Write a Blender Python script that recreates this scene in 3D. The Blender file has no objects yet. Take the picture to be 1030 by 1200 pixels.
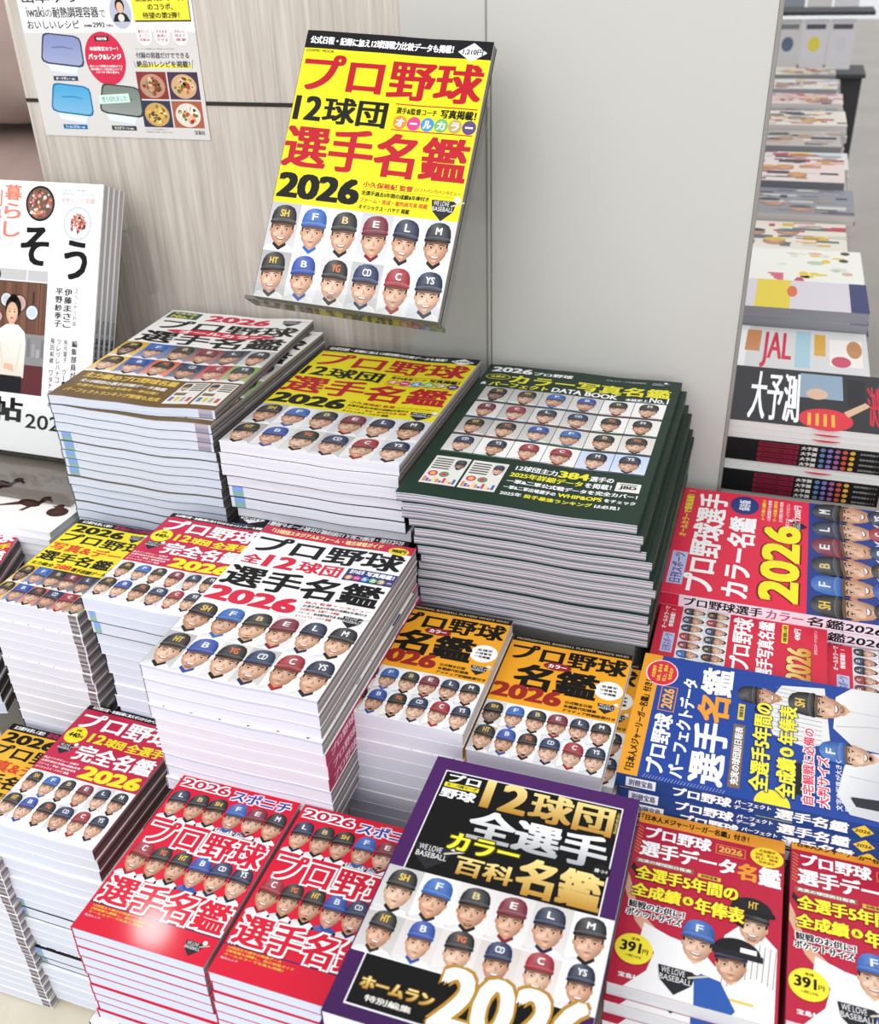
import bpy, bmesh, math, random
import numpy as np
from mathutils import Matrix, Vector

SC = bpy.context.scene
COL = SC.collection

# ------------------------------------------------------------------ camera, world, lamps, exposure
cam_d = bpy.data.cameras.new('camera')
cam = bpy.data.objects.new('camera', cam_d)
COL.objects.link(cam)
SC.camera = cam
cam_d.sensor_fit = 'VERTICAL'
cam_d.sensor_height = 36.0
cam_d.lens = 34.67
cam_d.clip_start = 0.02
cam_d.clip_end = 60
_R = Vector((0.94784755, 0.31736128, -0.02944231))
_U = Vector((-0.13641328, 0.48742946, 0.86244069))
_F = Vector((-0.28805632, 0.81344597, -0.50530111))
CAMH = 0.85
cam.matrix_world = Matrix(((_R.x, _U.x, -_F.x, 0), (_R.y, _U.y, -_F.y, 0), (_R.z, _U.z, -_F.z, CAMH), (0, 0, 0, 1)))
cam_d.dof.use_dof = True
cam_d.dof.focus_distance = 0.88
cam_d.dof.aperture_fstop = 11.0

world = bpy.data.worlds.new('shop_ambient')
SC.world = world
world.use_nodes = True
bg = world.node_tree.nodes['Background']
bg.inputs[0].default_value = (0.96, 0.975, 1.0, 1)
bg.inputs[1].default_value = 0.82


def area(name, loc, target, size, energy, color=(1, 1, 1), sy=None, shape=None):
    l = bpy.data.lights.new(name, 'AREA')
    l.energy = energy
    l.color = color
    l.size = size
    l.shape = shape or ('RECTANGLE' if sy else 'SQUARE')
    if sy:
        l.size_y = sy
    o = bpy.data.objects.new(name, l)
    COL.objects.link(o)
    o.location = loc
    d = Vector(target) - Vector(loc)
    o.rotation_euler = d.to_track_quat('-Z', 'Y').to_euler()
    return o


area('ceiling_light_panel', (-0.9, -1.1, 2.3), (-0.25, 0.7, 0.25), 2.4, 21, (1, 0.985, 0.965), 1.6)
area('added_front_fill', (0.3, -2.6, 1.7), (-0.15, 0.6, 0.2), 3.0, 56, (0.97, 0.98, 1.0), 1.6)  # fill lamp added behind the camera to brighten the stacks' front faces
area('ceiling_light_aisle', (1.4, 3.0, 2.6), (0.6, 3.0, 0), 1.6, 10, (1, 0.97, 0.92), 2.5)
area('ceiling_spot', (-1.72, 1.75, 2.6), (-0.3, 0.4, 0.3), 0.12, 5, (1, 0.98, 0.95), None, 'DISK')

SC.view_settings.view_transform = 'Standard'
SC.view_settings.look = 'None'
SC.view_settings.exposure = 0.1
SC.view_settings.gamma = 1.0
SC.view_settings.use_curve_mapping = False


# ------------------------------------------------------------------ helpers
def s2l(c):
    c = c / 255.0
    return c / 12.92 if c <= 0.04045 else ((c + 0.055) / 1.055) ** 2.4


def hexc(h):
    if isinstance(h, tuple):
        return h
    h = h.lstrip('#')
    return (s2l(int(h[0:2], 16)), s2l(int(h[2:4], 16)), s2l(int(h[4:6], 16)), 1.0)


def mix(a, b, t):
    a, b = hexc(a), hexc(b)
    return tuple(a[i] * (1 - t) + b[i] * t for i in range(3)) + (1.0,)


def new_mat(name):
    m = bpy.data.materials.new(name)
    m.use_nodes = True
    return m, m.node_tree.nodes, m.node_tree.links, m.node_tree.nodes['Principled BSDF']


def mat_print(name, rough, coat, coat_rough):
    m, n, l, b = new_mat(name)
    a = n.new('ShaderNodeAttribute')
    a.attribute_name = 'ink'
    l.new(a.outputs['Color'], b.inputs['Base Color'])
    b.inputs['Roughness'].default_value = rough
    b.inputs['Coat Weight'].default_value = coat
    b.inputs['Coat Roughness'].default_value = coat_rough
    b.inputs['Specular IOR Level'].default_value = 0.12
    return m


M_PRINT = mat_print('printed_cover', 0.5, 0.14, 0.08)
M_MATTE = mat_print('printed_paper', 0.6, 0.0, 0.3)


def mat_pages():
    m, n, l, b = new_mat('page_edges')
    a = n.new('ShaderNodeAttribute')
    a.attribute_name = 'ink'
    tc = n.new('ShaderNodeTexCoord')
    mp = n.new('ShaderNodeMapping')
    mp.inputs['Scale'].default_value = (5, 5, 1500)
    no = n.new('ShaderNodeTexNoise')
    no.inputs['Scale'].default_value = 1.0
    no.inputs['Detail'].default_value = 3
    cr = n.new('ShaderNodeMapRange')
    cr.inputs[1].default_value = 0.3
    cr.inputs[2].default_value = 0.7
    cr.inputs[3].default_value = 0.86
    cr.inputs[4].default_value = 1.0
    mx = n.new('ShaderNodeMix')
    mx.data_type = 'RGBA'
    mx.blend_type = 'MULTIPLY'
    mx.inputs[0].default_value = 1.0
    l.new(tc.outputs['Object'], mp.inputs[0])
    l.new(mp.outputs[0], no.inputs['Vector'])
    l.new(no.outputs[0], cr.inputs[0])
    l.new(a.outputs['Color'], mx.inputs[6])
    l.new(cr.outputs[0], mx.inputs[7])
    l.new(mx.outputs[2], b.inputs['Base Color'])
    b.inputs['Roughness'].default_value = 0.8
    b.inputs['Specular IOR Level'].default_value = 0.15
    return m


M_PAGES = mat_pages()


def mat_plain(name, col, rough=0.5, noise=0.0, scale=30, spec=0.3):
    m, n, l, b = new_mat(name)
    c = hexc(col)
    tc = n.new('ShaderNodeTexCoord')
    no = n.new('ShaderNodeTexNoise')
    no.inputs['Scale'].default_value = scale
    no.inputs['Detail'].default_value = 4
    l.new(tc.outputs['Object'], no.inputs['Vector'])
    r = n.new('ShaderNodeValToRGB')
    r.color_ramp.elements[0].position = 0.3
    r.color_ramp.elements[1].position = 0.7
    r.color_ramp.elements[0].color = tuple(x * (1 - noise) for x in c[:3]) + (1,)
    r.color_ramp.elements[1].color = tuple(min(1, x * (1 + noise)) for x in c[:3]) + (1,)
    l.new(no.outputs[0], r.inputs[0])
    l.new(r.outputs[0], b.inputs['Base Color'])
    b.inputs['Roughness'].default_value = rough
    b.inputs['Specular IOR Level'].default_value = spec
    return m


def mat_wood():
    m, n, l, b = new_mat('pale_oak_laminate')
    tc = n.new('ShaderNodeTexCoord')
    mp = n.new('ShaderNodeMapping')
    mp.inputs['Scale'].default_value = (75, 75, 3.2)
    no = n.new('ShaderNodeTexNoise')
    no.inputs['Scale'].default_value = 1.6
    no.inputs['Detail'].default_value = 7
    no.inputs['Roughness'].default_value = 0.62
    no.inputs['Distortion'].default_value = 0.35
    mp2 = n.new('ShaderNodeMapping')
    mp2.inputs['Scale'].default_value = (340, 340, 11)
    n2 = n.new('ShaderNodeTexNoise')
    n2.inputs['Scale'].default_value = 1.0
    n2.inputs['Detail'].default_value = 3
    ad = n.new('ShaderNodeMath')
    ad.operation = 'MULTIPLY_ADD'
    ad.inputs[1].default_value = 0.6
    r = n.new('ShaderNodeValToRGB')
    e = r.color_ramp.elements
    e[0].position = 0.45
    e[1].position = 1.0
    e[0].color = hexc('a59b90')
    e[1].color = hexc('d0c8be')
    x = e.new(0.72)
    x.color = hexc('bcb3a9')
    l.new(tc.outputs['Object'], mp.inputs[0])
    l.new(tc.outputs['Object'], mp2.inputs[0])
    l.new(mp.outputs[0], no.inputs['Vector'])
    l.new(mp2.outputs[0], n2.inputs['Vector'])
    l.new(n2.outputs[0], ad.inputs[0])
    l.new(no.outputs[0], ad.inputs[2])
    l.new(ad.outputs[0], r.inputs[0])
    l.new(r.outputs[0], b.inputs['Base Color'])
    b.inputs['Roughness'].default_value = 0.55
    b.inputs['Specular IOR Level'].default_value = 0.25
    return m


def mat_acrylic(name, tint):
    m, n, l, b = new_mat(name)
    n.remove(b)
    out = n['Material Output']
    tr = n.new('ShaderNodeBsdfTransparent')
    tr.inputs[0].default_value = tint
    gl = n.new('ShaderNodeBsdfGlossy')
    gl.inputs['Roughness'].default_value = 0.06
    fr = n.new('ShaderNodeFresnel')
    fr.inputs[0].default_value = 1.45
    mxs = n.new('ShaderNodeMixShader')
    ge = n.new('ShaderNodeNewGeometry')
    mu = n.new('ShaderNodeMath')
    mu.operation = 'SUBTRACT'
    mu.inputs[0].default_value = 1.0
    m2 = n.new('ShaderNodeMath')
    m2.operation = 'MULTIPLY'
    l.new(ge.outputs['Backfacing'], mu.inputs[1])
    l.new(mu.outputs[0], m2.inputs[0])
    l.new(fr.outputs[0], m2.inputs[1])
    l.new(m2.outputs[0], mxs.inputs[0])
    l.new(tr.outputs[0], mxs.inputs[1])
    l.new(gl.outputs[0], mxs.inputs[2])
    l.new(mxs.outputs[0], out.inputs['Surface'])
    return m


M_ACRYL = mat_acrylic('clear_acrylic', (0.93, 0.935, 0.93, 1))
M_ACRYL_EDGE = mat_acrylic('clear_acrylic_edge', (0.62, 0.6, 0.52, 1))
M_SMOKE = mat_acrylic('smoked_acrylic', (0.70, 0.685, 0.665, 1))
M_WOOD = mat_wood()


def tag(o, label, cat, group=None):
    o['label'] = label
    o['category'] = cat
    if group:
        o['group'] = group
    return o


def structure(o):
    o['kind'] = 'structure'
    return o


def mesh_obj(name, verts, faces, mat, parent=None, cols=None, smooth=False):
    me = bpy.data.meshes.new(name)
    o_p = parent.location if parent is not None else Vector()
    me.from_pydata([tuple(Vector(v) - o_p) for v in verts], [], [tuple(f) for f in faces])
    if cols is not None:
        a = me.attributes.new('ink', 'FLOAT_COLOR', 'POINT')
        a.data.foreach_set('color', np.asarray(cols, dtype=np.float32).ravel())
    if smooth:
        for p in me.polygons:
            p.use_smooth = True
    for mm in (mat if isinstance(mat, (list, tuple)) else [mat]):
        me.materials.append(mm)
    o = bpy.data.objects.new(name, me)
    COL.objects.link(o)
    if parent is not None:
        o.parent = parent
    return o


def box_obj(name, x0, x1, y0, y1, z0, z1, mat, parent=None, bevel=0.0, loc=None):
    bm = bmesh.new()
    bmesh.ops.create_cube(bm, size=1.0)
    cx, cy, cz = (x0 + x1) / 2, (y0 + y1) / 2, (z0 + z1) / 2
    for v in bm.verts:
        v.co = Vector((v.co.x * (x1 - x0) + cx, v.co.y * (y1 - y0) + cy, v.co.z * (z1 - z0) + cz))
    if bevel:
        bmesh.ops.bevel(bm, geom=bm.edges[:], offset=bevel, segments=2, affect='EDGES', profile=0.5)
    me = bpy.data.meshes.new(name)
    if parent is not None:
        bmesh.ops.translate(bm, vec=-parent.location, verts=bm.verts[:])
    bm.to_mesh(me)
    bm.free()
    me.materials.append(mat)
    o = bpy.data.objects.new(name, me)
    COL.objects.link(o)
    if parent is not None:
        o.parent = parent
    return o


def empty(name, loc=(0, 0, 0), rotz=0.0):
    o = bpy.data.objects.new(name, None)
    o.empty_display_size = 0.02
    COL.objects.link(o)
    o.location = loc
    o.rotation_euler = (0, 0, rotz)
    return o


# ------------------------------------------------------------------ lettering
_GL = {}


def glyphs(s):
    if s in _GL:
        return _GL[s]
    c = bpy.data.curves.new('lettering', 'FONT')
    c.body = s
    c.dimensions = '2D'
    c.fill_mode = 'FRONT'
    c.resolution_u = 3
    o = bpy.data.objects.new('lettering', c)
    COL.objects.link(o)
    dg = bpy.context.evaluated_depsgraph_get()
    me = bpy.data.meshes.new_from_object(o.evaluated_get(dg))
    v = np.zeros(len(me.vertices) * 3, dtype=np.float64)
    me.vertices.foreach_get('co', v)
    v = v.reshape(-1, 3)[:, :2].copy()
    f = [tuple(p.vertices) for p in me.polygons]
    bpy.data.objects.remove(o)
    bpy.data.meshes.remove(me)
    bpy.data.curves.remove(c)
    if len(v):
        lo, hi = v.min(0), v.max(0)
        v = (v - lo) / np.maximum(hi - lo, 1e-6)
        asp = float((hi - lo)[0] / max((hi - lo)[1], 1e-6))
    else:
        asp = 1.0
    _GL[s] = (v, f, asp)
    return _GL[s]


LAY = 0.000012
WHITE = 'fbfbfb'


class Art:
    """ink shapes on one sheet; u to the right 0..1, v downward 0..1"""

    def __init__(s, W, H):
        s.W, s.H = W, H
        s.V, s.F, s.C = [], [], []

    def P(s, u, v):
        return ((u - 0.5) * s.W, (0.5 - v) * s.H)

    def raw(s, pts, L, cols, faces=None):
        b = len(s.V)
        for p, c in zip(pts, cols):
            s.V.append((p[0], p[1], L * LAY))
            s.C.append(c)
        if faces is None:
            s.F.append(tuple(range(b, b + len(pts))))
        else:
            s.F.extend(tuple(i + b for i in f) for f in faces)

    def poly(s, uv, col, L=2, cols=None):
        pts = [s.P(*q) for q in uv]
        s.raw(pts, L, [hexc(c) for c in cols] if cols else [hexc(col)] * len(pts))

    def rect(s, u0, v0, u1, v1, col, L=2, col2=None):
        s.poly([(u0, v1), (u1, v1), (u1, v0), (u0, v0)], col, L, None if col2 is None else [col2, col2, col, col])

    def ell(s, u, v, ru, rv, col, L=3, n=24, col2=None, rot=0.0, a0=0.0, a1=6.2832):
        full = a1 - a0 > 6.28
        pts = []
        for i in range(n if full else n + 1):
            a = a0 + (a1 - a0) * i / n
            x, y = math.cos(a) * ru * s.W, math.sin(a) * rv * s.H
            x, y = x * math.cos(rot) - y * math.sin(rot), x * math.sin(rot) + y * math.cos(rot)
            p = s.P(u, v)
            pts.append((p[0] + x, p[1] + y))
        c = hexc(col)
        if col2 is None:
            s.raw(pts, L, [c] * len(pts))
        else:
            k = len(pts)
            fs = [(k, i, (i + 1) % k) for i in range(k)]
            s.raw(pts + [s.P(u, v)], L, [hexc(col2)] * k + [c], fs)

    def line(s, uv, w, col, L=3):
        pts = [Vector(s.P(*q)) for q in uv]
        for a, b in zip(pts[:-1], pts[1:]):
            d = (b - a)
            if d.length < 1e-9:
                continue
            n = Vector((-d.y, d.x)).normalized() * w / 2
            s.raw([a - n, b - n, b + n, a + n], L, [hexc(col)] * 4)

    def text(s, t, u0, v0, u1, v1, col, bold=0.03, L=16, out=None, ow=0.05, col2=None, shear=0.0):
        gv, gf, asp = glyphs(t)
        if not len(gv):
            return
        x0, y1 = s.P(u0, v0)
        x1, y0 = s.P(u1, v1)
        h = y1 - y0
        r = bold * min(h, 1.15 * (x1 - x0) / max(len(t), 1))
        if out is not None:
            s._ink(gv, gf, x0, y0, x1, y1, r, r + ow * min(h, 1.3 * (x1 - x0) / max(len(t), 1)), out, None, L - 1, shear, 8)
        s._ink(gv, gf, x0, y0, x1, y1, r, r, col, col2, L, shear, 6 if bold > 0.012 else 1)

    def _ink(s, gv, gf, x0, y0, x1, y1, inset, r, col, col2, L, shear, n):
        px = x0 + inset + gv[:, 0] * (x1 - x0 - 2 * inset)
        py = y0 + inset + gv[:, 1] * (y1 - y0 - 2 * inset)
        px = px + shear * (py - y0)
        c = np.array(hexc(col))
        if col2 is not None:
            t = gv[:, 1:2]
            cc = np.array(hexc(col2)) * (1 - t) + c * t
        else:
            cc = np.repeat(c[None, :], len(gv), 0)
        cc = [tuple(q) for q in cc]
        if n == 1:
            s.raw(list(zip(px, py)), L, cc, gf)
            return
        offs = ((-1, -1), (1, -1), (1, 1), (-1, 1)) + ((0, -1), (1, 0), (0, 1), (-1, 0))
        for k, (ax, ay) in enumerate(offs):
            s.raw(list(zip(px + r * 1.12 * ax, py + (r * .55 if n < 7 else r * .9) * ay)), L + 0.08 * k, cc, gf)

    def vtext(s, t, u, v0, u1, v1, col, bold=0.03, L=16):
        n = len(t)
        h = (v1 - v0) / n
        for i, ch in enumerate(t):
            if ch == ' ':
                continue
            if ch == 'ー':
                s.rect(u + (u1 - u) * 0.4, v0 + i * h + 0.1 * h, u + (u1 - u) * 0.6, v0 + (i + 0.9) * h, col, L)
                continue
            s.text(ch, u, v0 + i * h + 0.06 * h, u1, v0 + (i + 0.94) * h, col, bold, L)

    def diamond(s, u, v, ru, rv, col, L=4):
        s.poly([(u - ru, v), (u, v + rv), (u + ru, v), (u, v - rv)], col, L)

    def badge(s, u, v, w, L=14, lettering=True):
        """small home-plate emblem with WE LOVE BASEBALL"""
        k = s.W / s.H
        h = w * k
        s.poly([(u - w * .5, v - h * .3), (u - w * .42, v + h * .12), (u, v + h * .5), (u + w * .42, v + h * .12), (u + w * .5, v - h * .3)], '26262c', L)
        s.ell(u + w * .5, v - h * .38, w * .13, h * .13, 'f0f0f0', L + 1, 10)
        s.line([(u + w * .3, v - h * .1), (u + w * .8, v - h * .3)], w * s.W * .06, 'c9c2b4', L + 1)
        if lettering:
            s.text('WE LOVE', u - w * .40, v - h * .27, u + w * .22, v - h * .09, 'e9e9e9', .0, L + 2)
            s.text('BASEBALL', u - w * .42, v - h * .05, u + w * .42, v + h * .12, 'e9e9e9', .0, L + 2)

    # ------------------------------------------------ one printed player portrait
    def portrait(s, u0, v0, u1, v1, team, seed, bg='c9c8cc', jersey='f4f3f2', L=2, logo=True, body=True, clip=True, scale=1.0, dark=False):
        rnd = random.Random(seed)
        cap, brim, lg, lc = TEAM[team]
        du, dv = u1 - u0, v1 - v0
        if bg:
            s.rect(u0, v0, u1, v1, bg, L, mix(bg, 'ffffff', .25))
        tilt = rnd.uniform(-.07, .07)
        cx = 0.5 + rnd.uniform(-.03, .03)
        fw = min(.395, .230 * (dv * s.H) / (du * s.W)) * rnd.uniform(.96, 1.06) * scale
        cy, ry = .575, .285
        skin = rnd.choice(['e2b08e', 'dba684', 'e8bb9b', 'cf9873', 'd9a07c'])
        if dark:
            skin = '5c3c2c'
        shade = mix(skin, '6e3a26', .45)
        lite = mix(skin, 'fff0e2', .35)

        def q(x, y):
            xx, yy = x - .5, y - .62
            x2 = xx * math.cos(tilt) - yy * math.sin(tilt) + cx
            y2 = xx * math.sin(tilt) + yy * math.cos(tilt) + .62
            return (u0 + du * min(max(x2, 0.0), 1.0), v0 + dv * min(max(y2, 0.0), 1.0))

        def blob(x, y, rx, ry_, col, l, n=12):
            s.poly([q(x + rx * math.cos(6.2832 * i / n), y - ry_ * math.sin(6.2832 * i / n)) for i in range(n)], col, l)

        def fan(pts, ctr, cols, cc, l):
            ring = [s.P(*q(*p)) for p in pts] + [s.P(*q(*ctr))]
            k = len(pts)
            s.raw(ring, l, [hexc(c) for c in cols] + [hexc(cc)], [(k, (i + 1) % k, i) for i in range(k)])

        if body:
            jd = mix(jersey, '8e8e9c', .38)
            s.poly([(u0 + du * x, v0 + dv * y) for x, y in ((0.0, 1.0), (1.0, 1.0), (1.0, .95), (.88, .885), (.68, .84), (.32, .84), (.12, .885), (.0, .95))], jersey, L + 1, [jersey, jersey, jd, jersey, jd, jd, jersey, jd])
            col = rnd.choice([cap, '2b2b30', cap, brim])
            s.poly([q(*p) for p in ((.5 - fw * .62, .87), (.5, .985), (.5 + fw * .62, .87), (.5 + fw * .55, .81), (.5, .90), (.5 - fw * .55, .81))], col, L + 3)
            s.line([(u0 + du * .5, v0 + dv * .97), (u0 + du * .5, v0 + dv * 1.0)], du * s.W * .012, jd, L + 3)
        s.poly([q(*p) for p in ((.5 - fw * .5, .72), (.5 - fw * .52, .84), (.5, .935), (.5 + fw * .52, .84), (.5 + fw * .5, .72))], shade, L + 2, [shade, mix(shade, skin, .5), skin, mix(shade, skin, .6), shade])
        # ears
        blob(.5 - fw * 1.0, .565, fw * .11, .055, shade, L + 3, 8)
        blob(.5 + fw * 1.0, .565, fw * .11, .055, mix(shade, skin, .4), L + 3, 8)
        hair = '231c1b'
        s.poly([q(.5 - fw * 1.05, .36), q(.5 - fw * 1.02, .52), q(.5 - fw * .88, .55), q(.5 - fw * .84, .38)], hair, L + 6)
        s.poly([q(.5 + fw * 1.05, .36), q(.5 + fw * 1.02, .52), q(.5 + fw * .88, .55), q(.5 + fw * .84, .38)], hair, L + 6)
        # face with jaw, lit from the upper left of the studio
        jaw = rnd.uniform(.60, .74)
        pts = [(-1, -.2), (-.985, .1), (-.9, .42), (-jaw, .72), (-.34, .945), (0, 1.0), (.34, .945), (jaw, .72), (.9, .42), (.985, .1), (1, -.2), (.8, -.75), (0, -.9), (-.8, -.75)]
        dk = mix(shade, '4a2a1e', .25)
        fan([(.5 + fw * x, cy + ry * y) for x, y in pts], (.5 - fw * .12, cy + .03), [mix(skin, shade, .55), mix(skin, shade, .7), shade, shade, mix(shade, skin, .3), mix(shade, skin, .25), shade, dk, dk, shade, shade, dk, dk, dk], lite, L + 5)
        # cheek and chin planes
        blob(.5 - fw * .5, .655, fw * .24, .045, mix(skin, lite, .8), L + 6, 8)
        blob(.5, .80, fw * .2, .022, mix(skin, lite, .6), L + 6, 8)
        for sx in (-1, 1):
            blob(.5 + sx * fw * .44, .545, fw * .30, .036, mix(skin, shade, .75), L + 6, 8)
            s.poly([q(.5 + sx * fw * .17, .508), q(.5 + sx * fw * .45, .492), q(.5 + sx * fw * .74, .502), q(.5 + sx * fw * .72, .486), q(.5 + sx * fw * .45, .474), q(.5 + sx * fw * .18, .488)], hair, L + 7)
            blob(.5 + sx * fw * .43, .548, fw * .21, .015, 'f0e4da', L + 7, 8)
            blob(.5 + sx * fw * .43, .546, fw * .105, .016, '1d1413', L + 8, 8)
            s.poly([q(.5 + sx * fw * .2, .545), q(.5 + sx * fw * .43, .527), q(.5 + sx * fw * .67, .542), q(.5 + sx * fw * .43, .536)], '2a1b17', L + 9)
        s.poly([q(.5 - fw * .02, .54), q(.5 - fw * .05, .64), q(.5 + fw * .16, .655), q(.5 + fw * .2, .63), q(.5 + fw * .09, .58)], mix(skin, shade, .65), L + 7)
        s.poly([q(.5 - fw * .19, .648), q(.5, .664), q(.5 + fw * .19, .648), q(.5, .655)], dk, L + 8)
        smile = rnd.random()
        if smile > .42:
            s.poly([q(.5 - fw * .46, .712), q(.5, .708), q(.5 + fw * .46, .712), q(.5 + fw * .28, .757), q(.5, .77), q(.5 - fw * .28, .757)], '8a4036', L + 7)
            s.poly([q(.5 - fw * .37, .716), q(.5 + fw * .37, .716), q(.5 + fw * .22, .742), q(.5, .75), q(.5 - fw * .22, .742)], 'f7f1ea', L + 8)
        else:
            s.poly([q(.5 - fw * .34, .728), q(.5, .720), q(.5 + fw * .34, .728), q(.5, .75)], '9c5348', L + 7)
            s.poly([q(.5 - fw * .34, .728), q(.5, .731), q(.5 + fw * .34, .728), q(.5, .735)], '5a2a24', L + 8)
        if rnd.random() > .72:
            s.poly([q(.5 - fw * .36, .79), q(.5, .775), q(.5 + fw * .36, .79), q(.5 + fw * .2, .845), q(.5 - fw * .2, .845)], mix(shade, '2a1d18', .5), L + 6)
        # cap crown
        crown = [(-1.09, .405), (-1.12, .31), (-1.02, .19), (-.78, .10), (-.38, .055), (0, .045), (.38, .055), (.78, .10), (1.02, .19), (1.12, .31), (1.09, .405), (.6, .375), (0, .365), (-.6, .375)]
        cd = mix(cap, '000000', .35)
        fan([(.5 + fw * x, y) for x, y in crown], (.5 - fw * .15, .20), [cd, cap, cap, mix(cap, 'ffffff', .06), mix(cap, 'ffffff', .08), mix(cap, 'ffffff', .06), cap, cap, cd, cd, cd, cd, cd, cd], mix(cap, 'ffffff', .12), L + 10)
        s.line([q(.5, .05), q(.5, .13)], du * s.W * .006, cd, L + 11)
        # peak
        pk = [(-1.17, .395), (-1.0, .352), (-.55, .328), (0, .32), (.55, .328), (1.0, .352), (1.17, .395), (1.12, .437), (.64, .428), (0, .418), (-.64, .428), (-1.12, .437)]
        bd = mix(brim, '000000', .45)
        bl_ = mix(brim, 'ffffff', .12)
        s.poly([q(.5 + fw * x, y) for x, y in pk[::-1]], brim, L + 12, [bd, bd, bd, bd, bd, brim, bl_, bl_, bl_, bl_, bl_, brim][:12])
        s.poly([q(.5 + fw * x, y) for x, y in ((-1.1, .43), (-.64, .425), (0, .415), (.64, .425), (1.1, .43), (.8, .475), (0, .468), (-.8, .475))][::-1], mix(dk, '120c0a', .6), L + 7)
        if logo:
            a, b = q(.5 - fw * .27 * len(lg) ** .5, .14)
            c, d = q(.5 + fw * .27 * len(lg) ** .5, .29)
            s.text(lg, a, min(b, d - dv * .1), c, d, lc, .035, L + 13)

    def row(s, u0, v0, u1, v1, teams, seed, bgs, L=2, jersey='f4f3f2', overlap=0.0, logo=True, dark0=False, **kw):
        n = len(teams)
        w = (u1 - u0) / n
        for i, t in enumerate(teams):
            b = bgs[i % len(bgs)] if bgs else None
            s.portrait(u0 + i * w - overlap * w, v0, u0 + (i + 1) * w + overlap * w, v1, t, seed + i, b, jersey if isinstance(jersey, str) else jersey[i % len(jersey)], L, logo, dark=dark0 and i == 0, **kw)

    def bm(s, cuts=0, f=None):
        me = bpy.data.meshes.new('ink_shapes')
        me.from_pydata(s.V, [], s.F)
        a = me.attributes.new('ink', 'FLOAT_COLOR', 'POINT')
        a.data.foreach_set('color', np.asarray(s.C, dtype=np.float32).ravel())
        if cuts and f:
            b = bmesh.new()
            b.from_mesh(me)
            for i in range(1, cuts):
                x = -s.W / 2 + s.W * i / cuts
                bmesh.ops.bisect_plane(b, geom=b.verts[:] + b.edges[:] + b.faces[:], dist=1e-7, plane_co=(x, 0, 0), plane_no=(1, 0, 0))
            for v in b.verts:
                v.co.z += f(v.co.x)
            b.to_mesh(me)
            b.free()
        return me


TEAM = {
    'H': ('1c1b1d', '1c1b1d', 'SH', 'f2c94a'), 'F': ('2f66b5', '2f66b5', 'F', 'dfeaf6'), 'B': ('1d1e22', '1d1e22', 'B', 'd9c58a'),
    'E': ('7a1f33', '7a1f33', 'E', 'f3e9e9'), 'L': ('1c2745', '1c2745', 'L', 'eef0f5'), 'M': ('1b1c20', '1b1c20', 'M', 'e9e9ec'),
    'T': ('1c1b1c', '1c1b1c', 'HT', 'f0c53c'), 'D': ('2a4da3', '2a4da3', 'B', 'dfe7f5'), 'G': ('1d1c1d', '1d1c1d', 'YG', 'ee7a3a'),
    'C': ('1e2f57', '1e2f57', 'CD', 'eef1f7'), 'R': ('a01f2f', 'a01f2f', 'C', 'f7eeee'), 'S': ('1b2442', '1b2442', 'YS', 'f0f2f6'),
}
ROW1 = ['H', 'F', 'B', 'E', 'L', 'M']
ROW2 = ['T', 'D', 'G', 'C', 'R', 'S']
GREY6 = ['b9b7bb', 'e6e6ea', 'd8d8dc', 'c3c3cb', 'dcdce4', 'd0d0da']
GREY6B = ['a9a8a8', 'dcdcdf', 'cfcdcb', 'b5b4b6', 'e4e2e0', 'cdd2dc']
BALLS = ['e28a3c', 'd9428a', '4a8fd0', '6fb36a', 'b9a05a', '5d4a7a']
GOLD, GOLD2 = 'f2dc8f', 'b8862f'
SILV, SILV2 = 'f7f7f8', 'a9abae'


def balls(a, u0, v, du, ru, L=10, word='オールカラー'):
    k = a.W / a.H
    for i, ch in enumerate(word):
        a.ell(u0 + du * i, v, ru, ru * k, BALLS[i % 6], L, 14)
        if ch == 'ー':
            a.rect(u0 + du * i - ru * .55, v - ru * k * .12, u0 + du * i + ru * .55, v + ru * k * .12, WHITE, L + 4)
        else:
            a.text(ch, u0 + du * i - ru * .6, v - ru * k * .6, u0 + du * i + ru * .6, v + ru * k * .6, WHITE, .04, L + 4)


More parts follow.
